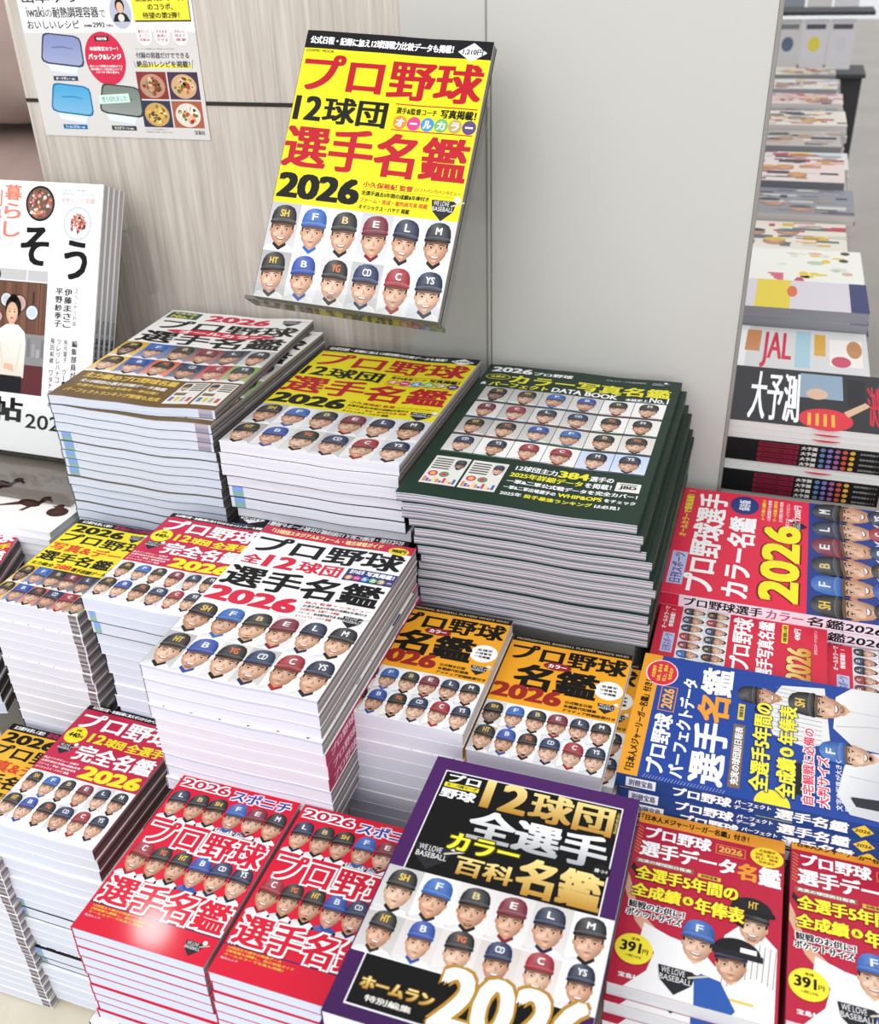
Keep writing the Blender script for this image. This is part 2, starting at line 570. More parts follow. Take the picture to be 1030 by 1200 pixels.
# ------------------------------------------------------------------ the covers
def art_yellow(W, H):
    a = Art(W, H)
    a.rect(0, 0, 1, 1, 'ecdf22', 0)
    a.rect(0, 0, 1, .066, '17161a', 1)
    a.text('公式日程・記録に加え12球団戦力比較データも掲載！', .025, .02, .80, .05, WHITE, .04)
    a.diamond(.9, .042, .075, .034, WHITE, 4)
    a.text('1,210円', .85, .03, .955, .053, '17161a', .05)
    a.text('COSMIC MOOK', .012, .07, .17, .08, '3a3a20', .02)
    a.text('プロ野球', .02, .083, .985, .232, 'b81b2b', .033)
    a.text('12', .012, .243, .165, .338, '141312', .07)
    a.text('球団', .175, .24, .52, .342, '141312', .035)
    a.rect(.555, .243, .985, .247, 'b81b2b', 3)
    a.rect(.555, .337, .985, .341, 'b81b2b', 3)
    a.text('選手&監督コーチ', .565, .256, .78, .28, '141312', .03)
    a.text('写真掲載！', .80, .252, .985, .285, '141312', .045)
    balls(a, .595, .311, .073, .036)
    a.text('選手名鑑', .0, .35, .99, .515, 'b81b2b', .033)
    a.text('2026', .01, .53, .46, .63, '141312', .075)
    a.text('小久保裕紀 監督', .47, .535, .735, .557, 'b81b2b', .03)
    a.text('(ソフトバンク)インタビュー', .745, .54, .985, .556, 'a24018', .02)
    a.rect(.47, .562, .985, .5635, '8a7a20', 3)
    a.text('全選手過去5年間の成績&年俸付き', .47, .568, .83, .586, '141312', .03)
    a.text('ファーム・育成・審判員写真 掲載', .47, .594, .83, .612, 'c8402f', .02)
    a.text('オイシックス・ハヤテ 掲載', .47, .619, .74, .637, '141312', .03)
    a.badge(.91, .603, .13)
    a.row(0, .646, 1, .826, ROW1, 11, GREY6)
    a.row(0, .822, 1, 1.0, ROW2, 31, GREY6B)
    return a


def art_white(W, H):
    a = Art(W, H)
    a.rect(0, 0, 1, 1, 'f6f6f7', 0)
    a.rect(0, 0, 1, .062, 'c53150', 1)
    a.text('「12球団スタジアム&ファーム・地方球場ガイド', .06, .014, .80, .048, 'f7e9a0', .04)
    a.ell(.91, .045, .065, .028, 'f3d73a', 5)
    a.text('980円', .865, .03, .955, .058, '171717', .05)
    a.text('プロ野球', .03, .07, .985, .205, '151515', .035)
    a.text('全', .03, .225, .15, .295, 'd22b45', .04)
    a.text('12', .17, .205, .37, .30, 'd22b45', .08)
    a.text('球団', .39, .212, .665, .295, 'd22b45', .035)
    a.rect(.69, .215, 1, .30, '2a3a7a', 3)
    a.text('選手&監督', .71, .222, .80, .25, WHITE, .03)
    a.text('写真掲載！', .815, .222, .985, .253, WHITE, .045)
    balls(a, .725, .277, .05, .024)
    a.text('選手名鑑', .015, .31, .985, .46, '151515', .035)
    a.text('2026', .01, .468, .56, .572, 'd22b45', .08)
    for i, (t, c) in enumerate((('独占 監督インタビュー', 'c8202f'), ('全選手過去5年間の成績&年俸付き', '222222'), ('公式戦日程・各種データ掲載', 'c8502f'), ('ファーム・育成審判員写真 掲載', '222222'), ('オイシックス・ハヤテ 掲載', 'c8202f'))):
        a.text(t, .585, .472 + i * .0225, (.98, .97, .82, .86, .80)[i], .488 + i * .0225, c, .02)
    a.badge(.91, .553, .12)
    a.row(0, .585, 1, .79, ROW1, 111, ['f1efec', 'f5f3f1', 'f3f1ee', 'd9d7d8', 'f2f1f0', 'f6f6f6'])
    a.row(0, .785, 1, 1.0, ROW2, 131, ['b4b3b4', 'f4f2f0', 'd6d4d2', 'b9b8b6', 'f2efee', 'f7f5f2'])
    return a


def art_red440(W, H):
    a = Art(W, H)
    a.rect(0, 0, 1, 1, 'f5f5f6', 0)
    a.rect(0, 0, 1, .585, 'c42a4c', 1)
    a.rect(0, 0, 1, .05, '1b1a1c', 2)
    a.text('公式戦日程・各種記録に加えゼロからのベストプレーも掲載', .05, .012, .93, .04, WHITE, .035)
    a.text('プロ野球', .04, .068, .985, .215, WHITE, .035)
    a.ell(.115, .272, .098, .07, 'f7e52f', 4)
    a.text('440', .05, .255, .155, .295, '171717', .06)
    a.text('円', .16, .27, .19, .292, '171717', .04)
    a.text('定価', .09, .225, .14, .245, '554a10', .03)
    a.text('12', .25, .225, .40, .305, 'f7e52f', .07)
    a.text('球団', .415, .235, .60, .305, 'f7e52f', .04)
    a.text('全選手', .62, .23, .985, .31, 'f7e52f', .035)
    a.badge(.12, .385, .15)
    a.text('完全名鑑', .24, .322, .985, .455, WHITE, .035)
    for i in range(4):
        a.text(('独占インタビュー 全選手', '全選手過去5年間の成績&年俸', 'ファーム・育成・審判員写真', 'オイシックス・ハヤテ 掲載')[i], .02, .475 + i * .026, (.36, .40, .38, .34)[i], .492 + i * .026, 'f7e8ea', .03)
    a.text('2026', .42, .468, .985, .575, 'f7e52f', .08)
    a.row(0.02, .59, .985, .775, ROW1, 211, ['dddcdd', 'f3f2f1', 'efeeed', 'e0dfdf', 'cfced0', 'f0efee'])
    a.row(0.0, .765, .97, .965, ROW2, 231, ['c7c6c7', 'e9e8e6', 'f0eeec', 'c9c7c6', 'efeeec', 'f3f2f0'])
    return a


def art_data(W, H, yellow):
    a = Art(W, H)
    a.rect(0, 0, 1, 1, yellow, 0)
    a.rect(0, 0, 1, .06, '1a1718', 1)
    a.text('主力選手を詳しく紹介', .05, .012, .40, .046, WHITE, .04)
    a.text('最強のプロ野球名鑑', .43, .008, .97, .052, 'a8335c', .04)
    a.text('2026', .04, .072, .62, .165, '191716', .075)
    a.badge(.76, .12, .16)
    a.text('プロ野球', .02, .175, .985, .295, '191716', .033)
    a.text('写真&データ', .03, .305, .985, .40, 'd9432f', .033)
    a.text('選手名鑑', .02, .41, .82, .525, '191716', .035)
    a.ell(.91, .50, .075, .052, '2f6db0', 4, 18)
    a.text('主力級全', .03, .547, .28, .585, '191716', .03)
    a.text('288', .29, .538, .47, .59, 'd9432f', .06)
    a.text('選手詳細データ掲載', .48, .547, .97, .59, '191716', .03)
    a.row(0, .60, 1, .80, ['H', 'F', 'B', 'E', 'L', 'M'], 311, ['d9a92f', '3a5fae', '23283a', '5c2336', '23263a', '4a4a52'], dark0=True)
    a.row(0, .79, 1, 1.0, ['T', 'D', 'G', 'C', 'R', 'S'], 331, ['e0b23a', '3757a0', 'd9552f', '1f2a55', 'c22740', '6c9a3c'])
    return a


def art_orange(W, H):
    a = Art(W, H)
    a.rect(0, 0, 1, 1, 'f2f2f2', 0)
    a.rect(0, 0, 1, .595, 'f0a728', 1)
    a.rect(0, 0, 1, .048, '191716', 2)
    a.text("PROFESSIONAL BASEBALL PLAYERS WHO'S WHO", .03, .015, .97, .034, 'c9b489', .02)
    a.text('プロ野球', .03, .065, .985, .22, '15130f', .035)
    a.text('名鑑', .13, .235, .80, .46, '15130f', .04)
    a.ell(.44, .225, .115, .033, '96252c', 18, 22)
    a.text('カラー', .365, .207, .515, .243, WHITE, .05, 22)
    a.ell(.885, .345, .112, .078, 'fbfaf6', 4)
    for i, t in enumerate(('全選手', '○背番号', '一年掲載')):
        a.text(t, .82, .305 + i * .03, .95, .326 + i * .03, '201a12', .03)
    a.badge(.90, .488, .14)
    a.text('2026', .0, .43, .555, .56, '9c2a24', .075, 20)
    for i, t in enumerate(('公式戦全日程', '各種歴代記録集', 'アマチュア詳細経歴付き')):
        a.text(t, .585, .49 + i * .033, (.80, .84, .99)[i], .514 + i * .033, '1d160c', .03)
    a.row(0, .60, 1, .80, ROW1, 411, ['d3d6da', 'f0f0f1', 'f3f2f2', 'e5e4e4', 'dcdde2', 'f0f0f0'], dark0=True)
    a.row(0, .785, 1, 1.0, ROW2, 431, ['b9b8b6', 'e4e4e5', 'f2f1f0', 'd5d5d9', 'f3f2f1', 'dfe6f1'])
    return a


def art_sponichi(W, H):
    a = Art(W, H)
    R = 'd41d38'
    a.rect(0, 0, 1, 1, R, 0)
    a.text('2026', .03, .022, .43, .078, 'c41f3c', .05, 16, WHITE, .13)
    a.text('スポニチ', .47, .025, .95, .095, '2b45a0', .03, 18, 'f4e4ee', .10)
    a.row(.02, .095, .98, .305, ['L', 'B', 'H', 'F', 'E', 'M'], 511, None, 2, 'f3f2f2', .05)
    a.row(.02, .455, .98, .675, ['R', 'G', 'T', 'D', 'C', 'S'], 531, None, 2, ['f3f2f2', 'f1f0f0', 'f3f2f2', '2f4f9c', 'f3f2f2', 'f4f3f3'], .05)
    a.text('FIGHTERS', .52, .275, .74, .30, '4b5b80', .03, 18)
    a.text('プロ野球', .04, .308, .97, .475, R, .03, 26, WHITE, .05)
    a.text('選手名鑑', .03, .675, .985, .845, R, .03, 26, WHITE, .05)
    a.rect(0, .846, 1, .854, '5a2a5a', 4)
    for i in range(3):
        a.text(('12球団主力選手の特選データ', '2軍情報も網羅し、春の球場ガイド', 'オールカラーで写真も満載！')[i], .04, .858 + i * .018, (.42, .52, .46)[i], .871 + i * .018, 'e3bd4a', .03)
    a.text('毎日ムック', .03, .915, .15, .926, 'f3d9dd', .02)
    a.badge(.86, .925, .13)
    return a


def art_homerun(W, H):
    a = Art(W, H)
    a.rect(0, 0, 1, 1, '4b2061', 0, '3d1a50')
    a.rect(.068, .055, .935, .96, 'e8e6ea', 1)
    a.rect(.074, .06, .929, .955, '0b0b0d', 2)
    a.text('プロ', .095, .065, .255, .105, WHITE, .045)
    a.rect(.088, .108, .258, .128, 'e9d93a', 4)
    a.text('セ・パ両リーグ', .10, .111, .25, .125, '3a3010', .03)
    a.text('野球', .085, .132, .258, .178, WHITE, .045)
    a.text('12', .285, .055, .50, .185, GOLD, .07, 16, None, .05, GOLD2)
    a.text('球団', .515, .06, .905, .19, GOLD, .035, 16, None, .05, GOLD2)
    a.text('完全保存版', .913, .075, .925, .17, 'd9bd69', .02)
    a.text('全選手', .27, .19, .91, .325, SILV, .04, 16, None, .05, SILV2)
    a.text('カラー', .215, .308, .54, .38, 'f3ea3a', .045, 22, '3c3a10', .06)
    a.text('百科', .28, .39, .545, .465, GOLD, .035, 16, None, .05, GOLD2)
    a.text('名鑑', .555, .335, .925, .482, GOLD, .04, 16, None, .05, GOLD2)
    a.ell(.90, .325, .04, .028, '17171a', 24)
    a.text('監督・コーチ', .872, .318, .928, .332, WHITE, .03, 27)
    a.badge(.165, .415, .17)
    a.row(0.005, .487, 1, .66, ROW1, 611, ['c2bfc0', 'e9e5e1', 'ddd8d5', 'd8d4d4', 'cfc9c7', 'e7e4e2'], 6)
    a.row(0.005, .645, 1, .80, ROW2, 631, ['b7b4b2', 'cfc8c5', 'd6d0ce', 'cdc4bf', 'd5ccc8', 'e6e2df'], 7)
    a.text('ホームラン', .10, .865, .40, .905, GOLD, .05, 16, '6b4a14', .05, GOLD2)
    a.text('特別編集', .14, .918, .33, .938, 'e8e4da', .03)
    a.text('2026', .40, .765, 1.0, .955, 'fdfbf5', .06, 26, 'b18432', .045)
    return a


def jersey_shape(a, pts, col='f1efee', L=6, stripes=False, su=.02):
    a.poly(pts, col, L)


def art_pocket(W, H):
    a = Art(W, H)
    R = 'b8243f'
    a.rect(0, 0, 1, 1, R, 0)
    a.rect(0, 0, 1, .078, 'e79a34', 1)
    a.text('「日本人メジャーリーガー名鑑」付き！', .015, .02, .76, .06, '1f1608', .035)
    for i in range(9):
        a.line([(.008, .10 + i * .02), (.045, .115 + i * .02)], W * .005, 'd9a24a', 2)
    a.text('プロ野球', .06, .092, .515, .175, WHITE, .04)
    a.rect(.545, .108, .745, .168, 'd98a3a', 3)
    a.rect(.551, .112, .739, .164, R, 4)
    a.text('2026', .565, .118, .725, .157, 'e6ad55', .06)
    a.ell(.885, .125, .11, .06, 'f4e23a', 4)
    for i, t in enumerate(('大谷翔平', '山本、佐々木', '村上、岡本', '今井ほか')):
        a.text(t, .83 - (.02 if i in (1, 2) else 0), .082 + i * .023, .94 + (.02 if i in (1, 2) else 0), .1 + i * .023, 'b3322a', .03)
    a.text('選手データ', .045, .185, .69, .285, WHITE, .04)
    a.text('名', .70, .19, .825, .295, 'e79a34', .045)
    a.text('鑑', .84, .185, .985, .30, WHITE, .04)
    a.rect(.03, .302, .42, .33, '8d6a4a', 3)
    a.text('充実の球団別日程表', .045, .306, .405, .326, WHITE, .035)
    a.rect(.45, .314, .60, .336, 'e6c04a', 3)
    a.text('別冊宝島', .47, .317, .58, .333, '5a2a20', .03)
    # helmeted batter
    a.poly([(.98, 1.0), (.60, 1.0), (.62, .80), (.66, .62), (.74, .555), (.88, .56), (.98, .63)], 'e9e7e4', 3)
    for i in range(11):
        u = .645 + i * .033
        a.line([(u, .62 + abs(.82 - u) * .12), (u - .02, .99)], W * .004, '6f6f7c', 4)
    a.portrait(.66, .395, .98, .66, 'T', 702, None, 'e9e7e4', 5, False, body=False)
    a.ell(.81, .46, .135, .075, '232126', 16, 20, None, 0, 0, 3.1416)
    a.poly([(.675, .455), (.70, .54), (.77, .565), (.775, .50), (.96, .475), (.955, .452)], '1b191d', 17)
    a.text('HT', .79, .405, .85, .445, 'd9b24a', .05, 19)
    # catcher in front
    a.poly([(.98, 1.0), (.60, 1.0), (.64, .92), (.74, .84), (.86, .80), (.98, .84)], 'f0ede9', 20)
    a.rect(.66, .925, .86, .938, 'e6c45a', 22)
    a.portrait(.56, .63, .88, .88, 'S', 703, None, 'f0ede9', 18, False, body=False)
    a.ell(.74, .695, .145, .07, '1d1c1f', 34, 20, None, 0, 0, 3.1416)
    a.rect(.59, .69, .90, .72, '242327', 35)
    a.rect(.76, .665, .86, .69, 'e9e9e9', 36)
    # pitcher with arm stretched back
    a.poly([(.0, .40), (.035, .46), (.11, .60), (.26, .69), (.36, .72), (.34, .80), (.22, .755), (.10, .66), (.0, .50)], 'd9a78a', 8)
    a.poly([(.02, .335), (.09, .40), (.075, .425), (.01, .37)], '2c221f', 9)
    a.poly([(.16, .66), (.33, .70), (.52, .72), (.63, .80), (.70, .93), (.74, 1.0), (.10, 1.0), (.22, .90), (.25, .80), (.15, .74)], 'efeeee', 24)
    a.poly([(.50, .84), (.66, .86), (.76, .98), (.74, 1.0), (.52, 1.0)], '2f5aa8', 26)
    a.portrait(.34, .565, .66, .825, 'F', 704, None, 'efeeee', 27, True, body=False)
    # lettering over the figures
    a.text('全選手5年間の', .045, .345, .72, .43, 'f6ea3a', .04, 42, '7a1626', .03)
    a.text('全成績', .04, .45, .365, .53, 'f6ea3a', .04, 42, '7a1626', .03)
    a.ell(.41, .49, .035, .024, 'f6ea3a', 42)
    a.text('&', .395, .478, .425, .503, '7a1626', .04, 44)
    a.text('年俸表', .455, .455, .77, .545, 'f6ea3a', .04, 42, '7a1626', .03)
    a.text('観戦のお供に！', .04, .555, .40, .595, '17120f', .035, 42, WHITE, .09)
    a.text('ポケットサイズ', .035, .60, .39, .64, '17120f', .035, 42, WHITE, .09)
    a.badge(.40, .90, .23, 44)
    a.ell(.125, .81, .118, .078, 'f4e23a', 42)
    a.text('本体', .10, .752, .155, .768, '2a2410', .03, 44)
    a.text('391', .04, .775, .17, .83, '17130c', .07, 44)
    a.text('円', .18, .80, .215, .825, '17130c', .03, 44)
    a.text('+税10%', .08, .84, .18, .855, '3a3210', .02, 44)
    a.text('宝島社', .06, .935, .19, .96, WHITE, .03, 44)
    return a


def art_blue(W, H):
    a = Art(W, H)
    B = '25469a'
    a.rect(0, 0, 1, 1, B, 0)
    a.rect(0, 0, 1, .072, 'e9a02f', 1)
    a.text('「日本人メジャーリーガー名鑑」付き！', .03, .022, .76, .055, '20180a', .035)
    a.ell(.845, .082, .115, .064, 'f3d9dd', 3)
    a.ell(.845, .082, .108, .059, 'd62f48', 4)
    for i, t in enumerate(('大谷翔平', '山本、佐々木', '村上、岡本', '今井ほか')):
        a.text(t, .79 - (.02 if i in (1, 2) else 0), .042 + i * .022, .90 + (.02 if i in (1, 2) else 0), .058 + i * .022, 'f4e23a', .03)
    for i in range(26):
        a.line([(.004, .09 + i * .011), (.03, .098 + i * .011)], W * .002, 'b9b9c9', 2)
    a.text('プロ野球', .045, .088, .50, .16, WHITE, .04)
    a.rect(.525, .092, .735, .155, 'd98a3a', 3)
    a.rect(.531, .096, .729, .151, B, 4)
    a.text('2026', .545, .102, .715, .145, 'e6ad55', .06)
    a.text('パーフェクトデータ', .045, .168, .83, .228, WHITE, .04)
    a.text('選手', .04, .236, .50, .365, WHITE, .04)
    a.text('名', .505, .236, .72, .36, 'ee9f35', .045)
    a.text('鑑', .73, .236, .965, .36, WHITE, .04)
    a.rect(.06, .378, .53, .42, '7d6754', 3)
    a.text('充実の球団別日程表', .08, .384, .51, .414, WHITE, .035)
    a.rect(.57, .388, .70, .412, 'e6d04a', 3)
    a.text('別冊宝島', .59, .392, .68, .408, '3a3a50', .03)
    # batter with helmet
    a.poly([(.46, .62), (.50, .52), (.62, .49), (.78, .50), (.92, .54), (.96, .70), (.50, .72)], 'e6e5e3', 5)
    for i in range(12):
        a.line([(.50 + i * .036, .52), (.49 + i * .036, .69)], W * .004, '8a8a96', 6)
    a.portrait(.64, .37, .96, .56, 'T', 801, None, 'e6e5e3', 7, False, body=False)
    a.ell(.685, .475, .035, .030, '2c2c31', 21, 16, '1e1e22')
    # second player, cap, smiling
    a.poly([(.50, 1.0), (.52, .80), (.64, .73), (.90, .74), (1, .80), (1, 1.0)], 'd6d5d6', 22, ['c2c1c6', 'd9d8d8', 'e9e8e6', 'efeeec', 'e6e5e4', 'cfced2'])
    a.line([(.66, .74), (.70, .86), (.71, 1.0)], W * .006, 'b4b3ba', 23)
    a.line([(.80, .75), (.80, 1.0)], W * .004, 'b4b3ba', 23)
    a.portrait(.60, .555, 1.0, .81, 'H', 804, None, 'f2f1ef', 23, True, body=False)
    # pitcher, blue cap
    a.poly([(.02, 1.0), (.04, .78), (.16, .74), (.40, .77), (.50, .86), (.52, 1.0)], 'd3d3d6', 36, ['bdbdc4', 'd3d3d6', 'e6e6e6', 'ececec', 'd9d9dc', 'c0c0c6'])
    a.line([(.30, .78), (.29, 1.0)], W * .004, 'a9a9b2', 37)
    a.poly([(.10, .80), (.16, .78), (.18, .92), (.10, .96)], '2f3036', 37)
    a.portrait(.28, .67, .62, .90, 'F', 805, None, 'e9e9ea', 38, True, body=False)
    a.poly([(.10, .60), (.20, .56), (.32, .58), (.34, .66), (.20, .67), (.11, .66)], '1c1b20', 12)
    a.text('全選手5年間の', .07, .445, .74, .515, 'f6ea3a', .04, 54, '1a2f70', .03)
    a.text('全成績', .06, .535, .34, .605, 'f6ea3a', .04, 54, '1a2f70', .03)
    a.ell(.385, .57, .035, .024, 'f6ea3a', 54)
    a.text('&', .37, .558, .40, .582, '1a2f70', .04, 56)
    a.text('年俸表', .44, .535, .75, .605, 'f6ea3a', .04, 54, '1a2f70', .03)
    a.ell(.0, .53, .10, .06, 'f4e23a', 3, 16, None, 0, -1.57, 1.57)
    a.text('自宅観戦に必備の', .05, .625, .60, .665, 'e23a5a', .035, 54, WHITE, .09)
    a.text('大判サイズ', .05, .675, .40, .715, 'e23a5a', .035, 54, WHITE, .09)
    a.text('文字や写真が大きく', .05, .735, .40, .757, 'e9ecf5', .02, 60)
    a.text('見やすい！', .05, .765, .24, .787, 'e9ecf5', .02, 54)
    return a


def art_redbig(W, H):
    a = Art(W, H)
    R = 'e2304c'
    a.rect(0, 0, 1, 1, R, 0)
    a.rect(0, .455, 1, 1, '2b3f86', 1)
    a.text('オールカラーで情報満載！！', .50, .028, .97, .056, 'f4e24a', .035)
    a.rect(.08, .025, .36, .075, 'b9c8ea', 3)
    a.text('日刊スポーツ', .09, .03, .35, .07, '3a58b0', .04, 16, 'f0cede', .04)
    a.text('プロ野球選手', .05, .075, .965, .175, 'd9d9df', .0, 5)
    a.text('プロ野球選手', .04, .072, .965, .178, WHITE, .035)
    a.text('カラー名鑑', .04, .19, .76, .285, WHITE, .04)
    a.ell(.885, .235, .095, .05, '2b3a7a', 4)
    a.text('保存版', .83, .215, .94, .255, 'dfe3f2', .04)
    a.text('2026', .06, .305, .73, .435, 'f6ea2f', .07, 16, '7a1226', .02)
    for i in range(4):
        a.text(('オープン戦から開幕まで', '12球団選手を網羅', 'データ名簿と顔写真', '公式戦日程を掲載')[i], .76, .295 + i * .02, .97, .308 + i * .02, ('f4e24a', 'f7dfe3')[i % 2], .03)
    a.text('週刊スポーツマガジン', .70, .378, .96, .392, 'f7dfe3', .02)
    a.text('1200円', .80, .405, .95, .43, WHITE, .03)
    a.badge(.745, .42, .09)
    a.row(0.0, .455, 1.0, .70, ['H', 'F', 'B', 'E', 'L', 'M'], 911, None, 3, 'f3f2f2', .06)
    a.row(0.02, .64, 1.0, .86, ['T', 'D', 'G', 'C', 'R', 'S'], 931, None, 18, 'f0efef', .04)
    a.rect(0, .85, 1, 1, 'f0efef', 2)
    return a


def art_red490(W, H):
    a = Art(W, H)
    R = 'd52f47'
    a.rect(0, 0, 1, 1, R, 0)
    a.text('オールカラーで', .58, .03, .97, .06, WHITE, .03)
    a.text('情報満載！！', .62, .07, .93, .10, WHITE, .03)
    a.rect(.20, .05, .52, .12, 'b9c8ea', 3)
    a.text('日刊スポーツ', .22, .057, .50, .113, '3a58b0', .04, 16, 'f0cede', .04)
    a.row(.0, .14, 1.0, .285, ['T', 'F', 'E', 'R', 'L', 'C', 'M'], 951, ['d9d7d8', 'e9e8e8', 'cfced2'])
    a.row(.0, .285, 1.0, .43, ['D', 'G', 'B', 'S', 'C', 'R', 'H'], 971, ['d0cfd0', 'e4e3e3', 'dcdbde'])
    a.text('プロ野球', .12, .45, .97, .575, WHITE, .035)
    a.text('選手写真名鑑', .05, .60, .97, .70, WHITE, .035)
    a.rect(.66, .74, .97, .775, 'f2e24a', 3)
    a.text('本格日程新しい充実', .68, .746, .95, .77, '2a2410', .03)
    a.text('490円', .74, .81, .93, .85, WHITE, .04)
    a.text('2026', .08, .77, .62, .915, GOLD, .07, 18, '8a2a24', .02, 'd08a2a')
    a.text('日刊スポーツマガジン', .56, .925, .95, .945, 'f7dfe3', .02)
    return a


def art_brown(W, H):
    a = Art(W, H)
    a.rect(0, 0, 1, 1, 'f1f0ee', 0)
    a.rect(.02, .02, .24, .10, '2e5a44', 3)
    a.text('写真充実', .05, .028, .21, .05, 'e9e2b0', .03)
    a.text('No.1', .05, .058, .2, .094, 'e6cf52', .05)
    a.text('2026', .30, .025, .74, .105, 'cc2b4a', .075)
    a.badge(.88, .06, .13)
    a.text('プロ野球', .05, .118, .985, .24, '161414', .035)
    a.ell(.52, .25, .37, .03, 'd02040', 18)
    a.text('オールカラー', .24, .233, .80, .268, WHITE, .05, 22)
    a.text('選手名鑑', .03, .262, .985, .40, '161414', .035)
    a.row(0, .41, 1, .58, ['H', 'F', 'B', 'E', 'L', 'M'], 1011, ['d9a92f', '3a5fae', '55555c', '8c3a44', '34384a', 'b9b9bd'], dark0=True)
    a.row(0, .575, 1, .745, ['T', 'D', 'G', 'C', 'R', 'S'], 1031, ['e0b23a', '35559c', 'd9602f', '1f2a55', 'c22740', '7ea34a'])
    a.rect(0, .75, 1, 1, '6f5636', 3)
    a.text('主力級のプロ野球名鑑', .05, .765, .63, .815, 'e0bf55', .04)
    a.text('全12球団の選手詳細データ掲載', .07, .83, .60, .86, 'f0ebdf', .03)
    a.text('全選手の成績と年俸を一挙公開！', .08, .875, .58, .90, 'e0bf55', .03)
    a.text('パーフェクトランキング情報も充実', .05, .92, .63, .955, 'e0bf55', .035)
    for u in (.66, .83):
        a.rect(u, .765, u + .155, .965, 'e9e6df', 5)
        a.portrait(u + .005, .77, u + .06, .845, 'H', 1050 + int(u * 10), 'd3d0cc', 'f4f3f2', 6, False)
        for j in range(4):
            a.rect(u + .07, .775 + j * .018, u + .148, .785 + j * .018, '55524c', 6)
        a.rect(u + .01, .86, u + .08, .885, '7a6a55', 6)
        for j in range(4):
            a.rect(u + .012 + j * .035, .90, u + .035 + j * .035, .94, ('5f79b0', 'dfc04a', 'b0b0b0', 'c0604a')[j], 6)
    return a


def art_green(W, H):
    a = Art(W, H)
    G = '22372c'
    a.rect(0, 0, 1, 1, G, 0)
    a.text('2026', .03, .022, .245, .068, WHITE, .06)
    a.text('プロ野球', .255, .038, .46, .068, WHITE, .04)
    a.text('日本スポーツ企画出版社', .63, .03, .83, .042, 'b9c0b9', .02)
    a.badge(.89, .04, .07, 10)
    a.ell(.085, .112, .065, .024, 'e6e23a', 3)
    a.ell(.085, .112, .06, .021, G, 4)
    a.text('全選手', .045, .102, .125, .122, 'e6e23a', .03)
    a.text('カラー写真名鑑', .155, .08, .965, .158, 'ece43a', .035)
    a.text('&', .02, .165, .05, .188, WHITE, .03)
    a.text('パーフェクト', .065, .158, .37, .196, 'ece43a', .035)
    a.text('DATA BOOK', .39, .158, .72, .196, WHITE, .045)
    a.text('本誌史上', .76, .175, .87, .198, WHITE, .03)
    a.text('No.1', .875, .155, .965, .198, WHITE, .05)
    teams = [['H', 'T', 'F', 'D', 'B', 'M'], ['E', 'R', 'L', 'C', 'G', 'M'], ['T', 'G', 'D', 'F', 'B', 'G'], ['C', 'S', 'R', 'R', 'M', 'S']]
    bgs = [['b7b6b4', 'bdbab6', 'c3c1be', 'cfcdca', 'eeedec', 'f2f1f0'], ['d9d6d6', 'b5b4b2', 'd4d2d0', 'c4c2c0', 'f1f0ee', 'e9e8e7'], ['a9a8a5', 'c5c3bf', 'c0bebb', 'd3d1ce', 'e6e0d8', 'dcd6d0'], ['d0cfcc', 'efeeec', 'f5f4f2', 'f0eeec', 'c9d6ee', 'c3d3f0']]
    for r in range(4):
        for c in range(6):
            u0, v0 = .06 + c * .151, .205 + r * .131
            a.portrait(u0, v0, u0 + .148, v0 + .122, teams[r][c], 1100 + r * 10 + c, bgs[r][c], 'f2f1ef', 3, True, dark=(r == 0 and c == 0))
            a.rect(u0, v0 + .117, u0 + .148, v0 + .122, ('33383a', '30508a', '8a2a36', '3a6a46')[(r + c // 2) % 4], 20)
    for u in (.065, .235):
        a.rect(u, .755, u + .16, .93, 'e6e4de', 3)
        a.portrait(u + .10, .765, u + .155, .835, 'S', 1180 + int(u * 10), 'd9d5d0', 'f4f3f2', 5, False, dark=u < .1)
        for j in range(5):
            a.rect(u + .01, .77 + j * .015, u + .09, .777 + j * .015, '4a4a48', 5)
        for j in range(2):
            a.ell(u + .035 + j * .05, .868, .022, .017, ('d0407a', '5aa05a')[j], 5, 14)
            a.ell(u + .035 + j * .05, .868, .012, .010, ('e6c04a', 'd0407a')[j], 6, 12)
        for j in range(10):
            a.rect(u + .008 + j * .0145, .89 + (j % 3) * .009, u + .02 + j * .0145, .92, ('e08a4a', '4a6ac0', 'd0506a', 'e9d9a0')[j % 4], 5)
    a.text('12球団主力', .43, .752, .61, .785, WHITE, .03)
    a.text('384', .615, .745, .745, .788, 'ece43a', .07)
    a.text('選手の', .75, .755, .85, .787, WHITE, .03)
    a.text('2025年詳細データ', .42, .795, .73, .828, 'ece43a', .035)
    a.text('を掲載！', .74, .797, .85, .828, WHITE, .03)
    a.text('一軍&二軍公式戦データを完全カバー！', .42, .84, .965, .865, WHITE, .03)
    a.text('一軍&二軍出場選手の', .42, .878, .64, .90, WHITE, .03)
    a.text('WHIP&OPS', .65, .878, .83, .90, 'ece43a', .05)
    a.text('をチェック', .84, .88, .965, .90, WHITE, .03)
    a.text('2025年', .42, .915, .51, .937, WHITE, .03)
    a.text('投手最速ランキング', .52, .915, .80, .937, 'ece43a', .03)
    a.text('は必見！', .81, .917, .91, .937, WHITE, .03)
    a.rect(.865, .775, .965, .828, 'e9e8e4', 3)
    a.rect(.88, .783, .95, .787, '2a2a28', 4)
    a.text('JBD', .88, .793, .95, .818, '2a2a28', .05, 22)
    return a


